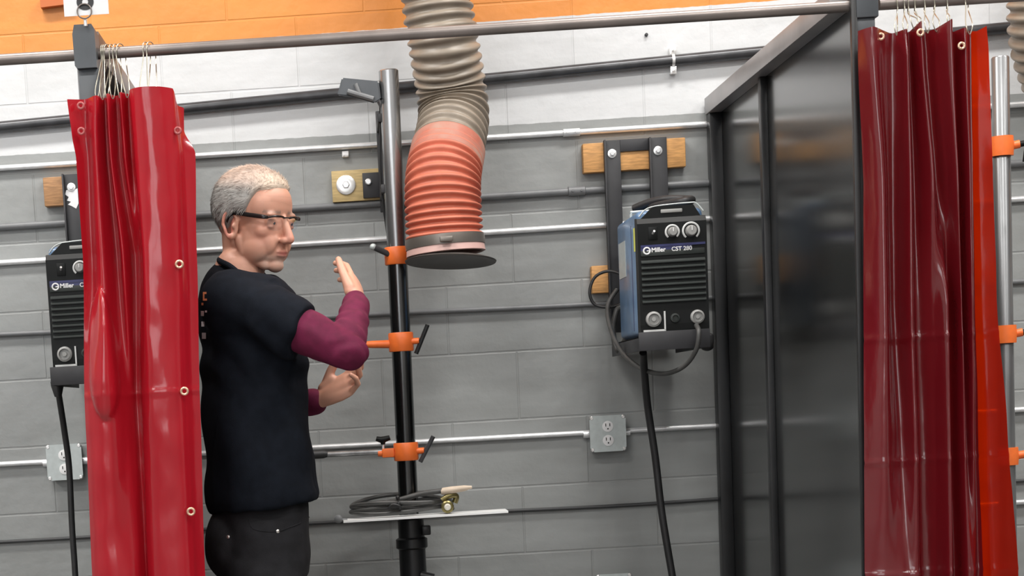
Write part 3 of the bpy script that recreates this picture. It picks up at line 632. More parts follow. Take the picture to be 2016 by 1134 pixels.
# ------------------------------------------------------------------ front rail, partitions
YR = -1.5
rA, rB = U(0, 118, YR), U(1650, 14, YR); kr = (rB.z-rA.z)/(rB.x-rA.x)
def rail_z(x): return rA.z+kr*(x-rA.x)
bm = new(); tube(bm, [Vector((-1.9, YR, rail_z(-1.9))), Vector((U(1682, 10, YR).x, YR, rail_z(U(1682, 10, YR).x)))], .0125, 24)
tag(obj('curtain_rail', bm, MT['rail'], origin=(0, YR, rail_z(0))), 'long dull steel rail crossing the top of the photo above the man', 'rail')
xq = U(1730, 10, YR).x; bm = new(); tube(bm, [Vector((xq, YR, rail_z(xq))), Vector((2.6, YR, rail_z(2.6)))], .0125, 24)
tag(obj('curtain_rail', bm, MT['rail'], origin=(xq, YR, rail_z(xq))), 'rail at the top right corner carrying the dark red curtain', 'rail')

# right partition
XB = U(1387, 210, -.01).x; XPn = XB+.04
zbt, zbb = U(1387, 194, -.01).z, U(1389, 227, -.01).z
t = thing('partition', 'glossy black steel partition with posts right of the blue welding machine', 'partition', (XPn, -.75, 0))
bm = new(); box(bm, (XB, -1.5, zbb), (XPn, -.012, zbt), .0015); obj('top_beam', bm, MT['beam'], t, label='satin grey top beam')
ym = min((abs(U(1508, 600, -.3-.002*k).x-(XPn-.018)), -.3-.002*k) for k in range(500))[1]
for (ya, xa, wy) in ((-.012, XB+.004, .05), (ym+.03, XPn-.018, .03)):
    bm = new(); box(bm, (xa, ya-wy, .0), (XPn, ya, zbb-.0005), .0015); obj('post', bm, MT['black_frame'], t)
bm = new(); box(bm, (XPn, -1.515, .08), (XPn+.003, -.012, zbb+.02)); obj('panel_sheet', bm, MT['black_gloss'], t, smooth=False, label='glossy black sheet panel')
bm = new(); box(bm, (XPn-.001, -1.53, .05), (XPn+.012, -1.5155, zbt), .001); obj('edge_trim', bm, MT['black_frame'], t)
bm = new(); box(bm, (XB+.001, -1.5, .08), (XPn, -.065, .13), .0015); obj('bottom_beam', bm, MT['black_frame'], t)
# right front post with its cap
q0, q1 = U(1684, 20, -1.53), U(1730, 20, -1.53)
t = thing('frame_post', 'slate grey post with boxy cap at the top of the dark red curtain', 'post', ((q0.x+q1.x)/2, -1.505, 0))
zc0 = U(1684, 35, -1.53).z
bm = new(); box(bm, (q0.x, -1.53, zc0), (q1.x, -1.44, zc0+.1), .002); obj('post_cap', bm, MT['grey_frame'], t)
bm = new(); box(bm, (q0.x+.001, -1.522, zc0-.06), (q1.x-.006, -1.478, zc0), .002); obj('post_stub', bm, MT['grey_frame'], t)
bm = new(); box(bm, (q0.x+.006, -1.518, .0), (q1.x-.008, -1.48, zc0-.06), .002); obj('post_column', bm, MT['black_frame'], t, label='black lower column')
# left partition
L0, L1 = U(147, 100, -1.53), U(190, 100, -1.53)
zc1, zc0 = U(168, 50, -1.53).z, U(168, 136, -1.53).z
t = thing('frame_post', 'slate grey post with boxy cap at the upper left, sign above it', 'post', ((L0.x+L1.x)/2, -1.505, 0))
bm = new(); P = [(L0.x, zc0+.006), (L0.x+.004, zc0), (L1.x-.0, zc0), (L1.x, zc1-.012), (L1.x-.006, zc1), (L0.x+.004, zc1), (L0.x-.001, zc1-.02)]
loft(bm, [[Vector((x, y, z)) for x, z in P] for y in (-1.545, -1.47)]); obj('post_cap', bm, MT['grey_frame'], t, smooth=False)
bm = new(); box(bm, (L0.x+.004, -1.53, 0), (L1.x+.003, -1.48, zc0), .002); obj('post_column', bm, MT['grey_frame'], t)
XL = L1.x-.0
t = thing('partition', 'partition behind the bright red curtain, brownish top beam showing', 'partition', (XL-.05, -.75, 0))
zb2 = zc1-.0
bm = new(); box(bm, (XL-.05, -1.468, zb2-.055), (XL, -.012, zb2-.002), .0015); obj('top_beam', bm, MT['rail'], t, label='brownish steel top beam')
bm = new(); box(bm, (XL-.0545, -1.46, .08), (XL-.0505, -.012, zb2-.02)); obj('panel_sheet', bm, MT['black_gloss'], t, smooth=False)
for ya in (-.012, -.7, -1.41):
    bm = new(); box(bm, (XL-.05, ya-.05, 0), (XL-.001, ya, zb2-.056), .0015); obj('post', bm, MT['black_frame'], t)

# number sign above the left post
s0, s1 = U(127, 33, -1.56), U(215, 33, -1.56)
t = thing('number_sign', 'white paper sign with number 8 hanging by a wire ring above the left post', 'sign', (s0.x, -1.56, s0.z))
bm = new(); box(bm, (s0.x, -1.561, s0.z+.0), (s1.x, -1.560, s0.z+.13)); obj('sign_sheet', bm, MT['paper'], t, smooth=False)
b = text_bm('8', .075, Matrix.Translation((U(151, 10, -1.562).x, -1.562, U(168, 17, -1.562).z)) @ FACE, .0003, .0022); obj('numeral', b, MT['bracket'], t, smooth=False, label='dark numeral 8')
bm = new(); c = U(166, 22, -1.565); tube(bm, [c+Vector((.0155*math.cos(k*PI/16), 0, .0155*math.sin(k*PI/16))) for k in range(32)], .0016, 8, closed=True); obj('ring', bm, MT['rail'], t)
bm = new(); c = U(168, 42, -1.556); tube(bm, [c+Vector((0, 0, .006)), c+Vector((0, 0, -.01))], .004, 10); obj('eyelet', bm, MT['bright'], t)
# orange ledge on the wall at the upper left
bm = new(); l0, l1 = U(60, 16, -.03), U(140, 7, -.03); loft(bm, [[Vector((x, y, z+dz)) for y, dz in ((-.03, 0), (-.0005, 0), (-.0005, .03), (-.03, .03))] for x, z in ((l0.x+.03, l0.z), (l1.x, l1.z))])
tag(obj('wall_ledge', bm, mat('burnt_orange', (.5, .13, .03), .5), origin=l0), 'burnt orange ledge on the orange wall left of the number sign', 'ledge')
# small white clip below silver conduit
bm = new(); c = U(680, 303, -.012); box(bm, c+Vector((-.01, -.0, -.009)), c+Vector((.01, .0115, .009)), .002); tube(bm, [c+Vector((-.006, -.003, -.003)), c+Vector((-.006, .002, -.003))], .003, 8); tube(bm, [c+Vector((.006, -.003, -.003)), c+Vector((.006, .002, -.003))], .003, 8)
tag(obj('conduit_clip', bm, MT['white'], origin=c), 'small white clip on the wall above the pale board', 'clip')
bm = new(); c = U(1272, 69, -.0); lathe(bm, [(.005, 0), (.005, .008), (.003, .01)], 12, to(c, (0, -1, 0))); tag(obj('wall_screw', bm, MT['dark_line'], origin=c), 'small dark screw in the white painted wall near the top', 'screw')

# ------------------------------------------------------------------ right booth post (behind dark curtain)
YQ = -.5
g0, g1 = U(1969, 112, YQ), U(1985, 900, YQ)
t = thing('steel_post', 'pale steel post right of the dark red curtain', 'post', (g1.x, YQ, 0))
bm = new(); tube(bm, [Vector((g1.x+(g1.x-g0.x)*.0, YQ, .02)), g0-Vector((0, 0, .003)), g0], 0, 36, rr=[.023, .023, .021]); obj('tube', bm, MT['steel_pale'], t)
bm = new(); lathe(bm, [(.11, 0.001), (.11, .02), (.03, .025), (.03, .5), (.0235, .5)], 30, Matrix.Translation((g1.x, YQ, 0))); obj('base_socket', bm, MT['black_frame'], t)
def clamp2(py, h, label, w=.03):
    c = U(1976+(py-300)*.018, py, YQ); c.x = g1.x+(g0.x-g1.x)*(c.z-.02)/(g0.z-.02)
    t = thing('post_clamp', label, 'clamp', c)
    bm = new(); lathe(bm, [(.024, -h/2), (.0305, -h/2), (.032, 0), (.0305, h/2), (.024, h/2)], 30, Matrix.Translation(c), cap=False); obj('collar', bm, MT['orange'], t)
    bm = new(); tube(bm, [c+Vector((.025, 0, 0)), c+Vector((.047, -.004, .003))], .011, 14); obj('lug', bm, MT['orange'], t)
    bm = new(); tube(bm, [c+Vector((.045, -.004, .002)), c+Vector((.085, -.006, .008))], .008, 12); tube(bm, [c+Vector((.06, -.008, -.045)), c+Vector((.066, -.008, 0)), c+Vector((.085, -.008, .04))], .0075, 12); obj('tee_handle', bm, MT['black_plastic'], t, label='black T-handle')
clamp2(288, .052, 'upper orange clamp on the pale post at the right edge')
clamp2(658, .048, 'middle orange clamp on the pale post at the right edge')
clamp2(898, .048, 'lowest orange clamp on the pale post, mostly behind the dark red curtain')
wall_pipe('conduit', (1970, 991), (2016, 988), .0078, MT['silver'], 'short silver conduit visible at the lower right edge', 'conduit', xs=(U(1900, 991).x, 3.2))

# ------------------------------------------------------------------ curtains
def cat(a, b, c, d, t): return .5*((2*b)+(c-a)*t+(2*a-5*b+4*c-d)*t*t+(3*b-a-3*c+d)*t**3)
def curtain(rows, Y, top, zbot, sub, nz, creases=(), wr=.004, shape=None, seedv=0):
    """rows: [(pixel row, [(pixel x, fold depth)...])...]; top: pixel y of top edge for each control"""
    n = len(rows[0][1]); ns = (n-1)*sub+1
    R_ = []
    for py, ctl in rows:
        W = [(U(x, py, Y).x, d) for x, d in ctl]; out = []
        for i in range(n-1):
            g = lambda k: W[min(max(k, 0), n-1)]
            for k in range(sub):
                t_ = k/sub; out.append(tuple(cat(g(i-1)[q], g(i)[q], g(i+1)[q], g(i+2)[q], t_) for q in (0, 1)))
        out.append(W[-1]); R_.append((U(rows[0][1][n//2][0], py, Y).z, out))
    zt = [U(rows[0][1][i][0], top[i], Y).z for i in range(n)]
    bm = new(); grid = []
    for j in range(nz+1):
        line = []
        for s in range(ns):
            f = s/sub; i0 = min(int(f), n-2); fr = f-i0; ztop = zt[i0]*(1-fr)+zt[i0+1]*fr
            z = ztop+(zbot-ztop)*j/nz
            m = len(R_)
            if z >= R_[0][0]: x, d = R_[0][1][s]
            elif z <= R_[-1][0]: x, d = R_[-1][1][s]
            else:
                for a_ in range(m-1):
                    if R_[a_][0] >= z >= R_[a_+1][0]: break
                t_ = (R_[a_][0]-z)/(R_[a_][0]-R_[a_+1][0]); A_ = R_[max(a_-1, 0)][1][s]; B_ = R_[a_][1][s]; C2 = R_[a_+1][1][s]; D_ = R_[min(a_+2, m-1)][1][s]
                t_ = t_*t_*(3-2*t_)*.5+t_*.5
                x, d = (B_[q]*(1-t_)+C2[q]*t_ for q in (0, 1))
            d += wr*noise.noise(Vector((x*9+seedv, 0, z*4)))*2+wr*.5*noise.noise(Vector((x*30, seedv, z*14)))
            for zc, am in creases: d -= am*math.exp(-((z-zc)/.005)**2)*(1+noise.noise(Vector((x*18, z, 3))))
            if shape: d += shape(x, z)
            line.append(bm.verts.new((x, Y+d, z)))
        grid.append(line)
    for j in range(nz):
        for s in range(ns-1): bm.faces.new((grid[j][s], grid[j+1][s], grid[j+1][s+1], grid[j][s+1]))
    return bm
YC = -1.555
left_rows = [
 (190, [(133, -.012), (165, .010), (190, -.018), (203, .028), (213, -.016), (226, .03), (238, -.008), (250, .03), (259, -.014), (285, -.034), (318, -.03), (342, -.012), (347, .012), (360, .03)]),
 (262, [(142, -.008), (167, .016), (190, -.022), (206, .03), (216, -.012), (230, .032), (243, .0), (254, .034), (265, -.016), (292, -.036), (325, -.032), (347, -.012), (354, .012), (361, .028)]),
 (305, [(150, -.008), (171, .018), (192, -.024), (208, .03), (219, -.012), (232, .032), (246, .0), (257, .034), (268, -.016), (296, -.038), (328, -.034), (352, -.012), (361, .010), (383, .03)]),
 (500, [(163, .0), (180, .02), (205, -.030), (226, .028), (243, -.01), (258, .036), (267, .034), (277, .0), (288, -.036), (318, -.040), (343, -.03), (357, -.016), (369, .018), (386, .03)]),
 (800, [(167, .0), (188, -.030), (222, -.040), (248, .0), (260, .022), (267, .032), (273, .022), (283, -.010), (298, -.032), (328, -.036), (356, -.028), (368, -.010), (378, .006), (393, .02)]),
 (1134, [(182, .0), (200, -.024), (230, -.036), (258, -.03), (274, -.014), (283, .016), (288, .022), (293, .0), (308, -.02), (338, -.032), (368, -.03), (382, -.016), (390, .0), (403, .018)])]
left_top = [197, 194, 190, 188, 186, 184, 182, 180, 178, 176, 175, 176, 206, 209]
# a slack pouch bulging low on the left of the curtain
pc = U(208, 745, YC)
def pouch(x, z):
    u = (x-pc.x)/.034; v = (z-pc.z)/(.20 if z > pc.z else .092); q = u*u+v*v
    return -.03*(1-q)**.5 if q < 1 else 0
zA = U(300, 773, YC).z
t = thing('welding_curtain', 'bright glossy red vinyl curtain hanging left of the man', 'curtain', (U(270, 600, YC).x, YC, .3))
bm = curtain(left_rows, YC, left_top, .3, 14, 260, creases=((zA, .003),), shape=pouch, seedv=2)
o = obj('vinyl_sheet', bm, MT['vinyl_red'], t, ang=180)
def surf_y(o_bm_rows, x, z): return 0
def grommet(px, py, Y, parent, R_=.0085, tilt=(0, -1, 0), m=None):
    b_ = new(); c = U(px, py, Y); mt_ = to(c, tilt); ring = [mt_ @ Vector((R_*math.cos(k*PI/10), R_*math.sin(k*PI/10), 0)) for k in range(20)]
    tube(b_, ring, .0028, 8, closed=True); return obj('grommet', b_, m or MT['grommet'], parent, label='dull red grommet' if m else 'brass grommet')
for g in ((353, 520, YC-.030), (363, 770, YC-.034), (376, 1007, YC-.034)):
    grommet(*g, t, .0072)
for g in ((350, 257, YC-.016), (160, 258, YC-.012), (159, 208, YC-.012)):
    grommet(*g, t, .0062, m=MT['dull_grommet'])

YD = -1.56
right_rows = [
 (60, [(1689, .005), (1712, -.035), (1738, .0), (1762, .03), (1782, -.01), (1795, .03), (1806, -.04), (1824, .03), (1843, .0), (1866, -.04), (1879, .03), (1895, -.02), (1911, .022), (1925, .01), (1940, -.012)]),
 (110, [(1690, .01), (1714, -.04), (1742, .015), (1764, .035), (1784, -.02), (1797, .034), (1810, -.04), (1828, .03), (1846, .0), (1868, -.04), (1881, .03), (1896, -.028), (1912, .022), (1926, .01), (1944, -.008)]),
 (350, [(1703, .02), (1731, -.045), (1752, .02), (1768, .034), (1787, -.035), (1805, .03), (1828, -.045), (1846, .034), (1862, .0), (1877, -.042), (1887, .03), (1901, -.04), (1914, .022), (1932, .008), (1955, -.0)]),
 (600, [(1703, .02), (1735, -.045), (1756, .02), (1770, .034), (1788, -.038), (1808, .022), (1836, -.012), (1858, -.045), (1872, .036), (1886, -.036), (1894, .03), (1906, -.04), (1918, .022), (1936, .004), (1962, -.004)]),
 (850, [(1702, .01), (1735, -.04), (1762, .0), (1778, .01), (1795, -.045), (1815, .03), (1840, .01), (1862, -.045), (1876, .034), (1892, -.036), (1902, .0), (1912, -.03), (1924, .024), (1945, -.01), (1982, -.004)]),
 (1134, [(1702, .0), (1735, -.03), (1765, -.036), (1783, -.035), (1803, -.035), (1820, .03), (1845, .02), (1865, -.045), (1884, .032), (1898, -.032), (1910, -.03), (1922, .0), (1931, .024), (1956, -.02), (2004, -.004)])]
right_top = [61, 57, 60, 62, 58, 60, 46, 60, 56, 42, 60, 57, 58, 60, 52]
zc = [U(1800, 664, YD).z, U(1800, 906, YD).z, U(1800, 1128, YD).z]
right_rows = [(py, [(x, d*.72) for x, d in c_]) for py, c_ in right_rows]
t2 = thing('welding_curtain', 'dark red vinyl curtain in deep folds at the right', 'curtain', (U(1840, 600, YD).x, YD, .3))
bm = curtain(right_rows, YD, right_top, .3, 12, 260, creases=tuple((z, .0035) for z in zc), wr=.003, seedv=9)
bm.faces.ensure_lookup_table(); xs_ = 12*12+6
for i, f in enumerate(bm.faces):
    if i % (14*12) >= xs_-2: f.material_index = 1
o = obj('vinyl_sheet', bm, [MT['vinyl_dark'], MT['vinyl_thin']], t2, ang=180)
for g in ((1734, 72, YD-.012), (1893, 90, YD-.026), (1812, 64, YD-.034)):
    grommet(*g, t2, .006)

# wire hooks ------------------------------------------------------------------------
def hook(px, Ytilt, top_dy, bot, label, group, wide=.011, base_y=YC):
    x = U(px, 100, YR).x; zr = rail_z(x); bz = U(bot[0], bot[1], base_y)
    c = Vector((x, YR, zr)); P = []
    for k in range(9):
        a_ = PI*k/8; P.append(c+Vector((Ytilt*math.cos(a_), -.0165*math.cos(a_)*-1, .0165*math.sin(a_)+.002)))
    low = [Vector((x+Ytilt, YR-.02, zr-.03)), bz+Vector((-wide, .004, .012)), bz+Vector((0, .0, -.006)), bz+Vector((wide, -.004, .012)), Vector((x-Ytilt, YR+.018, zr-.03))]
    P2 = smooth_path([P[i] for i in (8, 6, 4, 2, 0)]+[Vector((x+Ytilt, YR+.02, zr-.02)), bz+Vector((wide, .006, .014)), bz+Vector((0, 0, -.008)), bz+Vector((-wide, .0, .014)), Vector((x-Ytilt, YR-.02, zr-.02))], 6, True)
    b_ = new(); tube(b_, P2, .0012, 8, closed=True); tag(obj('curtain_hook', b_, MT['wire'], origin=c), label, 'hook', group)
lab = 'wire hook in the tight cluster at the left end of the bright red curtain'
for i, (px, bx) in enumerate(((203, 192), (208, 202), (213, 211), (220, 222), (229, 236), (238, 250))):
    hook(px, .004+.002*(i % 3), 0, (bx, 190-i), lab, 'hooks clustered on the bright red curtain', .004+.0015*(i % 2))
hook(288, .006, 0, (284, 184), 'left wire hook of the pair standing apart on the bright red curtain', 'pair of hooks on the bright red curtain', .009)
hook(297, .008, 0, (300, 184), 'right wire hook of the pair standing apart on the bright red curtain', 'pair of hooks on the bright red curtain', .009)
for i, (px, bx, by) in enumerate(((1768, 1765, 62), (1782, 1783, 60), (1790, 1800, 50), (1803, 1812, 50), (1822, 1826, 58), (1841, 1844, 55), (1866, 1868, 45))):
    hook(px, .005, 0, (bx, by), 'wire hook among those bunched over the dark red curtain', 'hooks bunched on the dark red curtain', .004+.002*(i % 3), YD)
hook(1905, .009, 0, (1909, 60), 'wire hook standing apart at the right end of the dark red curtain', 'hooks of the dark red curtain', .008, YD)

# ------------------------------------------------------------------ the man
YM = -1.2
man = thing('person', 'grey-haired man in black t-shirt, glasses and maroon sleeves gesturing with both hands', 'person', (U(510, 1100, YM).x, YM, 0))
# --- head, built looking along +x, then turned
HO = U(504, 434, YM)
HM = Matrix.Translation(HO) @ Matrix.Rotation(math.radians(-38), 4, 'Z') @ Matrix.Rotation(math.radians(10), 4, 'Y')
def H(x, y, z): return HM @ Vector((x, y, z))
def hell(bm, c, r, rot=None, sub=4):
    m = HM @ Matrix.Translation(c)
    if rot is not None: m = m @ rot
    ell(bm, (0, 0, 0), r, m, sub)
def RY(a): return Matrix.Rotation(math.radians(a), 4, 'Y')
def RZ(a): return Matrix.Rotation(math.radians(a), 4, 'Z')
sk = new()
hell(sk, (-.014, 0, .036), (.1, .076, .08)); hell(sk, (-.03, 0, .01), (.078, .07, .075)); hell(sk, (.03, 0, .035), (.058, .066, .062))
hell(sk, (.036, 0, -.025), (.054, .06, .07)); hell(sk, (.04, 0, -.07), (.05, .047, .038))
hell(sk, (.07, 0, -.1), (.019, .023, .017))
for s in (-1, 1): hell(sk, (.022, s*.032, -.045), (.05, .03, .05)); hell(sk, (.062, s*.026, -.05), (.026, .022, .032)); hell(sk, (.066, 0, -.066), (.026, .03, .034))
for s in (-1, 1):
    capsule(sk, [H(.0, s*.055, -.045), H(.014, s*.05, -.074), H(.06, s*.024, -.1)], [.014, .015, .013])
    hell(sk, (.03, s*.036, -.062), (.045, .028, .04))
    hell(sk, (.052, s*.036, -.022), (.026, .024, .022)); hell(sk, (.073, s*.03, .018), (.011, .021, .0075), RZ(-s*22))
    hell(sk, (.071, s*.031, .0), (.0155, .016, .013)); hell(sk, (.077, s*.0335, .0075), (.009, .016, .005), RZ(-s*18)); hell(sk, (.077, s*.0325, -.0105), (.008, .014, .004), RZ(-s*18))
    hell(sk, (.1, s*.0115, -.04), (.011, .0075, .008)); hell(sk, (.078, s*.022, -.045), (.012, .01, .018), RY(20))
    # ear
    er = [H(-.012+.0175*math.cos(a_)*(1.05 if math.sin(a_) > 0 else .8)-.004*math.sin(a_), s*(.077+.006*(-math.cos(a_))), -.014+.031*math.sin(a_)) for a_ in [k*PI/9 for k in range(18)]]
    tube(sk, er, .0048, 8, closed=True); hell(sk, (-.006, s*.070, -.018), (.011, .0045, .022)); hell(sk, (-.004, s*.077, -.016), (.004, .004, .007)); hell(sk, (-.008, s*.077, -.041), (.008, .005, .008))
capsule(sk, [H(.084, 0, .012), H(.1, 0, -.016), H(.109, 0, -.036)], [.0085, .0095, .0115])
hell(sk, (.1, 0, -.043), (.012, .009, .006))
hell(sk, (.0895, 0, -.0665), (.006, .021, .0042)); hell(sk, (.0885, 0, -.0755), (.006, .018, .0045)); hell(sk, (.05, 0, .045), (.038, .052, .045))
# neck
NB = U(470, 535, YM)
capsule(sk, [H(-.03, 0, -.03), H(-.025, 0, -.085), NB+Vector((.0, 0, .0)), NB+Vector((-.01, 0, -.08))], [.058, .056, .06, .08], 28)
# neck cords
capsule(sk, [H(-.015, -.046, -.06), NB+Vector((.035, -.02, .01))], [.012, .014])
# torso core, legs core
core = [(560, 475, .06, .13), (620, 485, .075, .15), (750, 495, .08, .15), (900, 505, .085, .15), (1010, 512, .085, .15)]
rg = []
for py, px, a_, b_ in core:
    c = U(px, py, YM); rg.append([c+Vector((a_*math.cos(k*PI/16)-.0, b_*math.sin(k*PI/16), 0)) for k in range(32)])
loft(sk, rg[::-1])
# arms
SR, ER, WR = U(462, 592, -1.36), U(680, 690, -1.46), U(702, 597, -1.29)
SL, EL, WL = U(480, 585, -1.03), U(524, 815, -.98), U(624, 790, -1.09)
capsule(sk, [SR, SR.lerp(ER, .5), ER], [.05, .042, .036]); capsule(sk, [ER, ER.lerp(WR, .35), WR], [.035, .037, .024])
capsule(sk, [SL, SL.lerp(EL, .5), EL], [.05, .042, .036]); capsule(sk, [EL, EL.lerp(WL, .35), WL], [.035, .036, .024])
for s in (-1, 1):
    hx = U(512, 1060, YM).x
    capsule(sk, [(hx, YM+s*.09, .88), (hx+.01, YM+s*.1, .48), (hx-.02, YM+s*.11, .1)], [.075, .05, .035])
# hands
def hand(W, d, n, side, curls, thumb_dir, sc=1.0, spread=.06):
    """W wrist, d towards fingers, n out of the palm, side: +1 puts the thumb along s = d x n"""
    d = Vector(d).normalized(); n = Vector(n); n = (n-d*n.dot(d)).normalized(); s = d.cross(n)*side
    L = sc
    P = lambda a_, b_, c_: W+d*a_*L+s*b_*L+n*c_*L
    rings = []
    for a_, hw, ht in ((-.02, .025, .019), (.0, .026, .019), (.025, .034, .0175), (.055, .041, .0155), (.08, .042, .0135), (.092, .038, .010)):
        rings.append([P(a_, hw*math.cos(k*PI/12), ht*math.sin(k*PI/12)) for k in range(24)])
    loft(sk, rings)
    capsule(sk, [P(.015, .022, .006), P(.045, .034, .008)], [.015*L, .013*L])
    offs = (.031, .0105, -.0105, -.031); lens = ((.045, .026, .022), (.05, .03, .023), (.046, .028, .022), (.036, .021, .019))
    for i in range(4):
        p = P(.084, offs[i], 0); ang = 0; dd = (d+s*spread*(1.5-i)*.6).normalized(); pts = [p]
        for j in range(3):
            ang += math.radians(curls[i][j]); v = dd*math.cos(ang)+n*math.sin(ang); p = p+v*lens[i][j]*L; pts.append(p)
        r = .0092 if i < 3 else .0078; r *= L
        capsule(sk, pts, [r*1.08, r, r*.93, r*.78], 14)
    td = (d*thumb_dir[0]+s*thumb_dir[1]+n*thumb_dir[2]).normalized(); p0 = P(.022, .028, .004); p1 = p0+td*.04*L; p2 = p1+(td+d*.35).normalized()*.032*L; p3 = p2+(td+d*.6).normalized()*.025*L
    capsule(sk, [p0, p1, p2, p3], [.0145*L, .0115*L, .0105*L, .0085*L], 14)
dR = (Vector((-.0, .84, .54))).normalized()
hand(WR+dR*.012, dR, (-.93, .25, -.3), 1, ((10, 22, 14), (12, 24, 15), (14, 26, 16), (16, 28, 16)), (.85, .5, .12), .95, .05)
dL = Vector((.088, -.03, .042)).normalized()
hand(WL+dL*.012, dL, (.0, -.75, .7), -1, ((14, 30, 22), (20, 36, 26), (26, 40, 28), (30, 42, 28)), (.7, .6, .35), .98, .14)
sk = fuse(sk, .0025, 9, .5)
body = obj('body', sk, MT['shirt'], man, ang=180, label='bare skin of face, neck and hands')
me = body.data; ca = me.color_attributes.new('Col', 'FLOAT_COLOR', 'POINT'); HI = HM.inverted(); off = root_loc(man)
SKN = Vector((.62, .32, .225)); buf = []
for v in me.vertices:
    q = HI @ (v.co+off); c = SKN.copy()
    if v.co.z+off.z > HO.z-.2 and (v.co+off-HO).length < .24:
        nn = noise.noise(q*45)
        c = c.lerp(Vector((.62, .22, .15)), max(0, .35*math.exp(-((q.x-.06)**2+(abs(q.y)-.042)**2+(q.z+.03)**2)/.0008)))
        c = c.lerp(Vector((.6, .2, .15)), .5*math.exp(-((q.x-.109)**2+q.y**2+(q.z+.036)**2)/.0003))
        c = c.lerp(Vector((.42, .12, .1)), min(1, 1.0*math.exp(-((q.z+.071)/.0075)**2)*math.exp(-(q.y/.018)**4)*(1 if q.x > .078 else 0)))
        st = math.exp(-((q.x-.085)/.03)**2)*(1 if q.z < -.086 else math.exp(-((q.z+.086)/.01)**2)) if q.x > .02 else 0
        c = c.lerp(Vector((.5, .4, .34)), min(.6, max(0, st*(.5+.5*nn))))
        if q.x < -.005 and abs(q.y) > .062 and -.06 < q.z < .03: c = c.lerp(Vector((.62, .22, .17)), .75 if (q.x > -.02 and -.035 < q.z < .01) else .5)
        br_ = math.exp(-((q.z-.0235)/.004)**2) if (q.x > .06 and .012 < abs(q.y) < .052) else 0
        c = c.lerp(Vector((.3, .2, .16)), br_*.8)
        ln = math.exp(-((q.z-.045+.004*math.sin(q.y*60))/.0015)**2)+math.exp(-((q.z-.06)/.0015)**2)
        if q.x > .05: c = c*(1-.07*ln)
    buf += [*c, 1]
ca.data.foreach_set('color', buf)
ms = mat('skin', (.5, .3, .2), .5, bump=.15, bscale=300, dist=.001); nt = ms.node_tree; at = nt.nodes.new('ShaderNodeVertexColor'); at.layer_name = 'Col'
nt.links.new(at.outputs[0], nt.nodes['Principled BSDF'].inputs['Base Color']); nt.nodes['Principled BSDF'].inputs['Subsurface Weight'].default_value = .12; nt.nodes['Principled BSDF'].inputs['Subsurface Radius'].default_value = (.012, .004, .002)
me.materials.clear(); me.materials.append(ms)
# eyes
for s in (-1, 1):
    c = H(.0775, s*.0315, -.001); f_ = (HM.to_3x3() @ Vector((1, s*.15, -.1))).normalized()
    bm = new(); lathe(bm, [(.0001, .0072)]+[(.0108*math.sin(k*PI/16), .0108*math.cos(k*PI/16)-.003) for k in range(1, 15)], 24, to(c-f_*.0, f_)); e_ = obj('eyeball', bm, MT['eye_white'], man)
    bm = new(); lathe(bm, [(.0052, .0062), (.0035, .0082), (.0001, .0086)], 20, to(c, f_)); obj('iris', bm, MT['iris'], e_)
# hair
hb = new(); bmesh.ops.create_icosphere(hb, subdivisions=6, radius=1)
def hair_mask(x, y, z):
    # hairline: high at the forehead, temple to above the ear, low at the nape
    ax = x
    if ax > .045: hl = .07+min(1, (ax-.045)/.03)*.004
    elif ax > .0: hl = .02+max(0, ax-.024)/.021*.05
    elif ax > -.03: hl = .022-(-ax/.03)*.05 
    else: hl = -.028-min(1, (-ax-.03)/.05)*.035
    return max(-1, min(1, (z-hl)/.012))
strands = []
for v in hb.verts:
    d_ = v.co.normalized(); c0 = Vector((-.016, 0, .034)); p = Vector((d_.x*.102, d_.y*.078, d_.z*.082))+c0
    m_ = hair_mask(*p); th = .0065 if p.z < .06 else .0075
    
    if p.z > .07: th += .004*max(0, d_.z)
    k = (m_+1)/2; k = k*k*(3-2*k)
    lump = .0022*noise.noise(p*55)+.0015*noise.noise(p*140)
    q = p + d_*(k*(th+lump)-(1-k)*.008)
    if m_ > -.15: strands.append((q.copy(), d_.copy()))
    v.co = HM @ q
random.shuffle(strands)
hair_o = obj('hair', hb, MT['shirt'], man, ang=180, label='short swept grey-white hair')
bm = new()
for q, d_ in strands[:7500]:
    fl = Vector((-.75, .0, -.35)) if q.z > .03 else Vector((-.45, 0, -.9))
    if q.x > .02 and q.z > .06: fl = Vector((.2, -.4, .15)) if random.random() < .3 else Vector((-.6, .3, .1))
    fl = (fl-d_*fl.dot(d_)); fl = fl.normalized()+d_*random.uniform(.12, .5)+Vector([random.uniform(-.25, .25) for _ in range(3)])
    L_ = random.uniform(.009, .02); w_ = fl.cross(d_).normalized()*.00055
    a_ = q-d_*.002; b_ = a_+fl.normalized()*L_*.55+d_*.0004; c_ = b_+(fl.normalized()-d_*.35).normalized()*L_*.5
    vs = [bm.verts.new(HM @ p) for p in (a_-w_, a_+w_, b_-w_*.8, b_+w_*.8, c_)]
    bm.faces.new((vs[0], vs[1], vs[3], vs[2])); bm.faces.new((vs[2], vs[3], vs[4]))
ho = obj('hair_strands', bm, MT['shirt'], hair_o, normals=False, ang=180)
ho['kind'] = 'stuff'
def hair_mat():
    m = bpy.data.materials.new('grey_hair'); m.use_nodes = True; b = m.node_tree.nodes['Principled BSDF']; at = m.node_tree.nodes.new('ShaderNodeVertexColor'); at.layer_name = 'Col'
    m.node_tree.links.new(at.outputs[0], b.inputs['Base Color']); b.inputs['Roughness'].default_value = .55; b.inputs['Specular IOR Level'].default_value = .3; return m
hm = hair_mat()
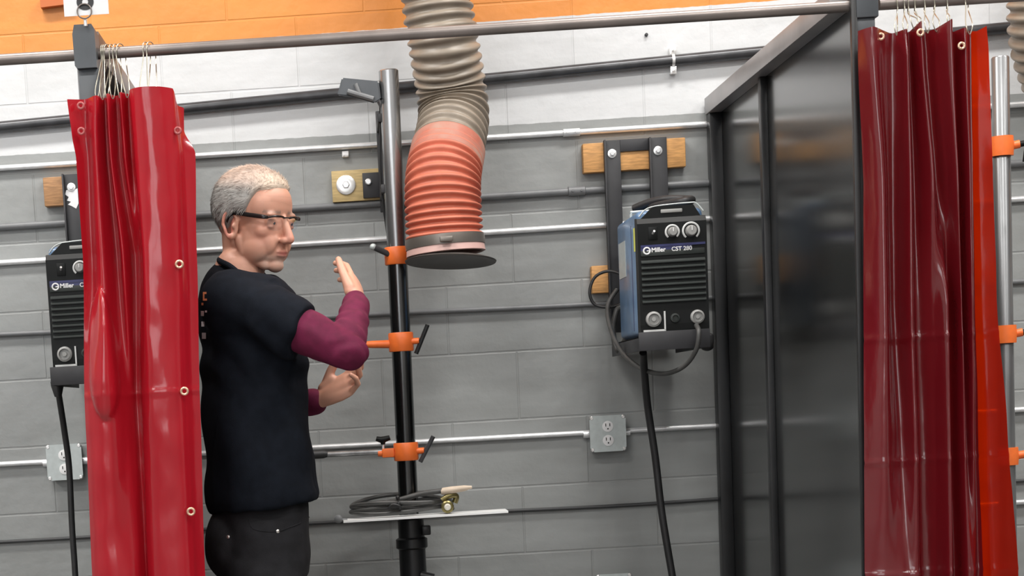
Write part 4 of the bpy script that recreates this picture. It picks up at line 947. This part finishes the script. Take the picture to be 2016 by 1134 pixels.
for oo in (hair_o, ho):
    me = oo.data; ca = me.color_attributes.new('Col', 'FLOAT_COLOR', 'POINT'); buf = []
    for v in me.vertices:
        q = HI @ (v.co+off); n_ = noise.noise(Vector((q.x*60, q.y*60, q.z*30)))
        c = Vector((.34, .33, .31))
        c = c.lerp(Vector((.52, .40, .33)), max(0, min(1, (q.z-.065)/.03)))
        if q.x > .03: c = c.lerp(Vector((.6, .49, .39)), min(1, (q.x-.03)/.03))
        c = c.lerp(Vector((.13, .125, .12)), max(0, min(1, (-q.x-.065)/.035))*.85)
        c = c*(1+.22*n_); buf += [*c, 1]
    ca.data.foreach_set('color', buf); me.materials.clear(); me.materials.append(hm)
# glasses
gl = None
def G(x, y, z): return H(x, y, z)
bm = new()
for s in (-1, 1):
    top = smooth_path([G(.094, s*.01, .012), G(.096, s*.02, .0145), G(.092, s*.04, .0145), G(.084, s*.056, .011)], 6); tube(bm, top, .0027, 8)
bm2 = new(); tube(bm, smooth_path([G(.094, -.01, .012), G(.099, 0, .013), G(.094, .01, .012)], 5), .0018, 8)
gf = obj('glasses_frame', bm, MT['glasses'], man, label='black half-rim glasses frame')
for s in (-1, 1):
    bm = new(); P = smooth_path([G(.084, s*.056, .011), G(.078, s*.066, .0115), G(.04, s*.073, .013), G(-.002, s*.077, .014), G(-.016, s*.079, .006), G(-.024, s*.077, -.008)], 5)
    tube(bm, P, .0022, 8, rr=[(.0036+.0016*math.sin(min(1, i/len(P)*1.4)*PI))*1.0 for i in range(len(P))], flat=.5); obj('temple_arm', bm, MT['glasses'], gf)
    bm = new(); ring = [G(.0935-.0085*max(0, (abs(s*.033+.022*math.cos(a_)))-.02)/.03*1.0, s*.033+.023*math.cos(a_), -.003+.0165*math.sin(a_)) for a_ in [k*PI/12 for k in range(24)]]
    nrm = (HM.to_3x3() @ Vector((1, 0, 0)))
    v1 = [bm.verts.new(p) for p in ring]; v2 = [bm.verts.new(p-nrm*.0012) for p in ring]
    bm.faces.new(v1); bm.faces.new(v2[::-1])
    for k in range(24): bm.faces.new((v1[k], v2[k], v2[(k+1) % 24], v1[(k+1) % 24]))
    obj('lens', bm, MT['glass'], gf, label='clear lens')
# ---- t-shirt
sh = new()
def sect(py, xl, xr, hw, yaw=14, p=2.4, dy=0, n=48):
    L_, R_ = U(xl, py, YM), U(xr, py, YM); c = (L_+R_)/2; ext = (R_.x-L_.x)/2; ps = math.radians(yaw)
    a_ = math.sqrt(max(.0004, ext**2-(hw*math.sin(ps))**2))/math.cos(ps); out = []
    for k in range(n):
        t_ = 2*PI*k/n; cx_, sy_ = math.cos(t_), math.sin(t_)
        x = a_*abs(cx_)**(2/p)*(1 if cx_ > 0 else -1); y = hw*abs(sy_)**(2/p)*(1 if sy_ > 0 else -1)
        out.append(Vector((c.x+x*math.cos(ps)-y*math.sin(ps)*1.0, YM+dy+x*math.sin(ps)+y*math.cos(ps), c.z)))
    return out
T_ = [(1006, 412, 626, .19), (985, 405, 630, .195), (930, 401, 620, .19), (850, 399, 611, .185), (770, 396, 603, .185), (700, 393, 600, .19), (640, 391, 596, .2), (590, 390, 582, .205), (555, 397, 560, .19), (535, 409, 540, .145), (522, 422, 530, .095), (514, 431, 522, .074)]
rg = [sect(py, xl, xr, hw, p=2.3) for py, xl, xr, hw in T_]
for i_, k_ in ((-4, .006), (-3, .016), (-2, .03), (-1, .04)):
    R1_ = rg[i_]; a0_, a1_ = min(v.x for v in R1_), max(v.x for v in R1_)
    for v in R1_: v.z -= k_*((v.x-a0_)/(a1_-a0_)) + (.014*max(0, (YM-v.y)/.1) if i_ > -3 else 0)
# tilt hem: lower at the back as in the photo
zh = rg[0][0].z; xh0, xh1 = min(v.x for v in rg[0]), max(v.x for v in rg[0])
for v in rg[0]: v.z += (v.x-xh0)/(xh1-xh0)*.022
for v in rg[1]: v.z += (v.x-xh0)/(xh1-xh0)*.014
loft(sh, rg)
SE = SR.lerp(ER, .62)
capsule(sh, [SR+Vector((-.012, .03, .0)), SR.lerp(ER, .3)], [.078, .074], 28); tube(sh, [SR.lerp(ER, .3), SR.lerp(ER, .5), SE], 0, 32, rr=[.074, .069, .065])
capsule(sh, [SL+Vector((0, -.03, 0)), SL.lerp(EL, .35), SL.lerp(EL, .62)], [.078, .068, .062], 28)
ell(sh, U(440, 590, -1.3), (.05, .1, .07))
ell(sh, U(520, 640, -1.27), (.07, .09, .06))
sh = fuse(sh, .0055, 9, .5)
ax = (ER-SR).normalized()
for v in sh.verts:
    p = v.co; n_ = v.normal
    # fabric folds: from the armpit, across the waist and towards the hem
    w1 = math.sin((p.x*.9+p.z*1.0)*62+3*noise.noise(p*5))*math.exp(-((p.z-U(500, 700, YM).z)/.07)**2)
    w2 = math.sin(p.z*26+p.x*34+4*noise.noise(p*4+Vector((3, 1, 0))))*math.exp(-((p.z-U(500, 880, YM).z)/.11)**2)
    w3 = noise.noise(Vector((p.x*11, p.y*11, p.z*5)))
    w4 = math.sin(p.dot(ax)*75+2.5*noise.noise(p*8))*(1 if (p-SR).dot(ax) > .06 and p.y < -1.28 else 0)
    v.co = p+n_*(.0055*w1+.006*w2+.010*w3+.0015*w4)
bmesh.ops.smooth_vert(sh, verts=sh.verts[:], factor=.5)
shirt = obj('tshirt', sh, MT['shirt'], man, ang=180, label='loose black t-shirt')
bm = new(); cc = [U(433, 514, YM-.03), U(452, 524, YM-.078), U(478, 544, YM-.092), U(503, 556, YM-.07), U(524, 553, YM-.0), U(508, 532, YM+.06), U(465, 511, YM+.07), U(438, 509, YM+.03)]
tube(bm, smooth_path(cc, 8, True), .007, 10, closed=True); obj('collar', bm, MT['shirt'], shirt)
# sleeve hem ring
bm = new(); T2 = ax; u_ = T2.cross(Vector((0, 1, 0))).normalized(); v_ = T2.cross(u_)
# print on the back edge
YB = -1.33
for (x, y, w_, h_, mm) in ((396, 576, 9, 4, 'print_orange'), (400, 583, 5, 10, 'print_orange'), (397, 592, 9, 4, 'print_orange'), (397, 614, 9, 9, 'white'), (396, 632, 9, 10, 'white'), (397, 655, 9, 11, 'white')): pass
bm_o, bm_w = new(), new()
from mathutils.bvhtree import BVHTree
dg = bpy.context.evaluated_depsgraph_get(); tb = new(); tb.from_mesh(shirt.data); tb.transform(Matrix.Translation(root_loc(man))); tree = BVHTree.FromBMesh(tb)
def decal(bmx, quad):
    """small patch of fabric print laid on the shirt surface"""
    n = 5; g = []
    for i in range(n):
        row = []
        for j in range(n):
            a_, b_ = i/(n-1), j/(n-1); px = quad[0]+(quad[2]-quad[0])*a_; py = quad[1]+(quad[3]-quad[1])*b_
            q = U(px, py, YM); dd = (q-CAM).normalized(); hit = tree.ray_cast(CAM, dd)
            if hit[0] is None: return
            row.append(hit[0]+hit[1]*.0008)
        g.append(row)
    V = [[bmx.verts.new(p) for p in r] for r in g]
    for i in range(n-1):
        for j in range(n-1): bmx.faces.new((V[i][j], V[i+1][j], V[i+1][j+1], V[i][j+1]))
for q in ((400, 575, 407, 579), (400, 579, 403, 592), (403, 588, 408, 592), (397, 596, 401, 601)): decal(bm_o, q)
for q in ((396, 612, 402, 622), (404, 611, 408, 615), (397, 633, 403, 643), (398, 655, 406, 667)): decal(bm_w, q)
obj('back_print', bm_o, MT['print_orange'], shirt, label='orange lettering on the back')
obj('back_print', bm_w, MT['white'], shirt, label='white lettering on the back')
tb.free()
# ---- maroon sleeves
def sleeve(a, S, E_, W, r, fold=1):
    bm = new(); capsule(bm, [S.lerp(E_, .5), S.lerp(E_, .78), E_], [r[0], r[1], r[2]], 28); capsule(bm, [E_, E_.lerp(W, .3), E_.lerp(W, .7), W.lerp(E_, .03)], [r[2], r[3], r[4], r[5]], 28)
    ell(bm, E_+(E_-S).normalized()*.012, (r[2]*.95,)*3, sub=3)
    bm = fuse(bm, .004, 5, .5); ax = (W-E_).normalized(); ax1 = (E_-S).normalized()
    for v in bm.verts:
        p = v.co; t1 = (p-E_).dot(ax); 
        v.co = p+v.normal*(.0016*math.sin(t1*120+5*noise.noise(p*14))+.004*noise.noise(p*16))
    return obj('compression_sleeve', bm, MT['maroon'], man, ang=180, label='maroon arm sleeve')
sleeve(0, SR, ER, WR, (.052, .05, .042, .043, .036, .031))
sleeve(1, SL, EL, WL, (.05, .046, .042, .042, .036, .031))
# ---- trousers
tr = new()
W_ = [(985, 425, 606, .165), (1020, 422, 608, .17), (1075, 419, 609, .175), (1134, 444, 610, .18)]
rg = [sect(py, xl, xr, hw, p=2.4) for py, xl, xr, hw in W_]
loft(tr, rg[::-1])
zc_ = rg[-1][0].z; cxw = sum(v.x for v in rg[-1])/len(rg[-1])
for s in (-1, 1):
    capsule(tr, [(cxw-.004, YM+s*.082, zc_+.02), (cxw+.015, YM+s*.09, .5), (cxw-.0, YM+s*.1, .3), (cxw-.02, YM+s*.105, .1)], [.098, .078, .07, .064], 28)
ell(tr, U(452, 1072, YM), (.06, .13, .10))
tr = fuse(tr, .007, 6, .5)
for v in tr.verts:
    p = v.co; v.co = p+v.normal*(.004*noise.noise(p*12)+.003*math.sin(p.z*60+p.x*20+3*noise.noise(p*5))*math.exp(-((p.z-.82)/.09)**2))
jo = obj('jeans', tr, MT['jeans'], man, ang=180, label='black jeans')
bm = new()
jt = new(); jt.from_mesh(jo.data); jt.transform(Matrix.Translation(root_loc(man))); jtree = BVHTree.FromBMesh(jt)
for (x, y) in ((547, 1046), (449, 1057)):
    q = U(x, y, YM); h_ = jtree.ray_cast(CAM, (q-CAM).normalized())
    if h_[0] is not None:
        b_ = new(); lathe(b_, [(.0042, -.001), (.0042, .001), (.002, .002)], 14, to(h_[0], h_[1])); obj('rivet', b_, MT['rivet'], jo, label='bright pocket rivet')
b_ = new(); pts = []
for (x, y) in ((608, 1018), (590, 1030), (565, 1040), (547, 1046), (520, 1046), (498, 1040), (490, 1022)):
    q = U(x, y, YM); h_ = jtree.ray_cast(CAM, (q-CAM).normalized())
    if h_[0] is not None: pts.append(h_[0]+h_[1]*.0005)
if len(pts) > 2: tube(b_, smooth_path(pts, 4), .0014, 6); obj('pocket_seam', b_, MT['jeans'], jo)
else: b_.free()
jt.free(); bm.free()
for s in (-1, 1):
    bm = new(); bx, by = cxw-.02, YM+s*.105
    ell(bm, (bx, by, .06), (.055, .045, .055)); ell(bm, (bx+.07, by, .045), (.12, .047, .04)); ell(bm, (bx+.15, by, .035), (.07, .048, .03)); box(bm, (bx-.06, by-.042, .002), (bx+.2, by+.042, .025), .01)
    capsule(bm, [(bx, by, .08), (bx, by, .14)], [.05, .05])
    bm = fuse(bm, .006, 4); 
    for v in bm.verts: v.co.z = max(.0015, v.co.z)
    obj('shoe', bm, MT['shoe'], man, ang=180, label='black work shoe')
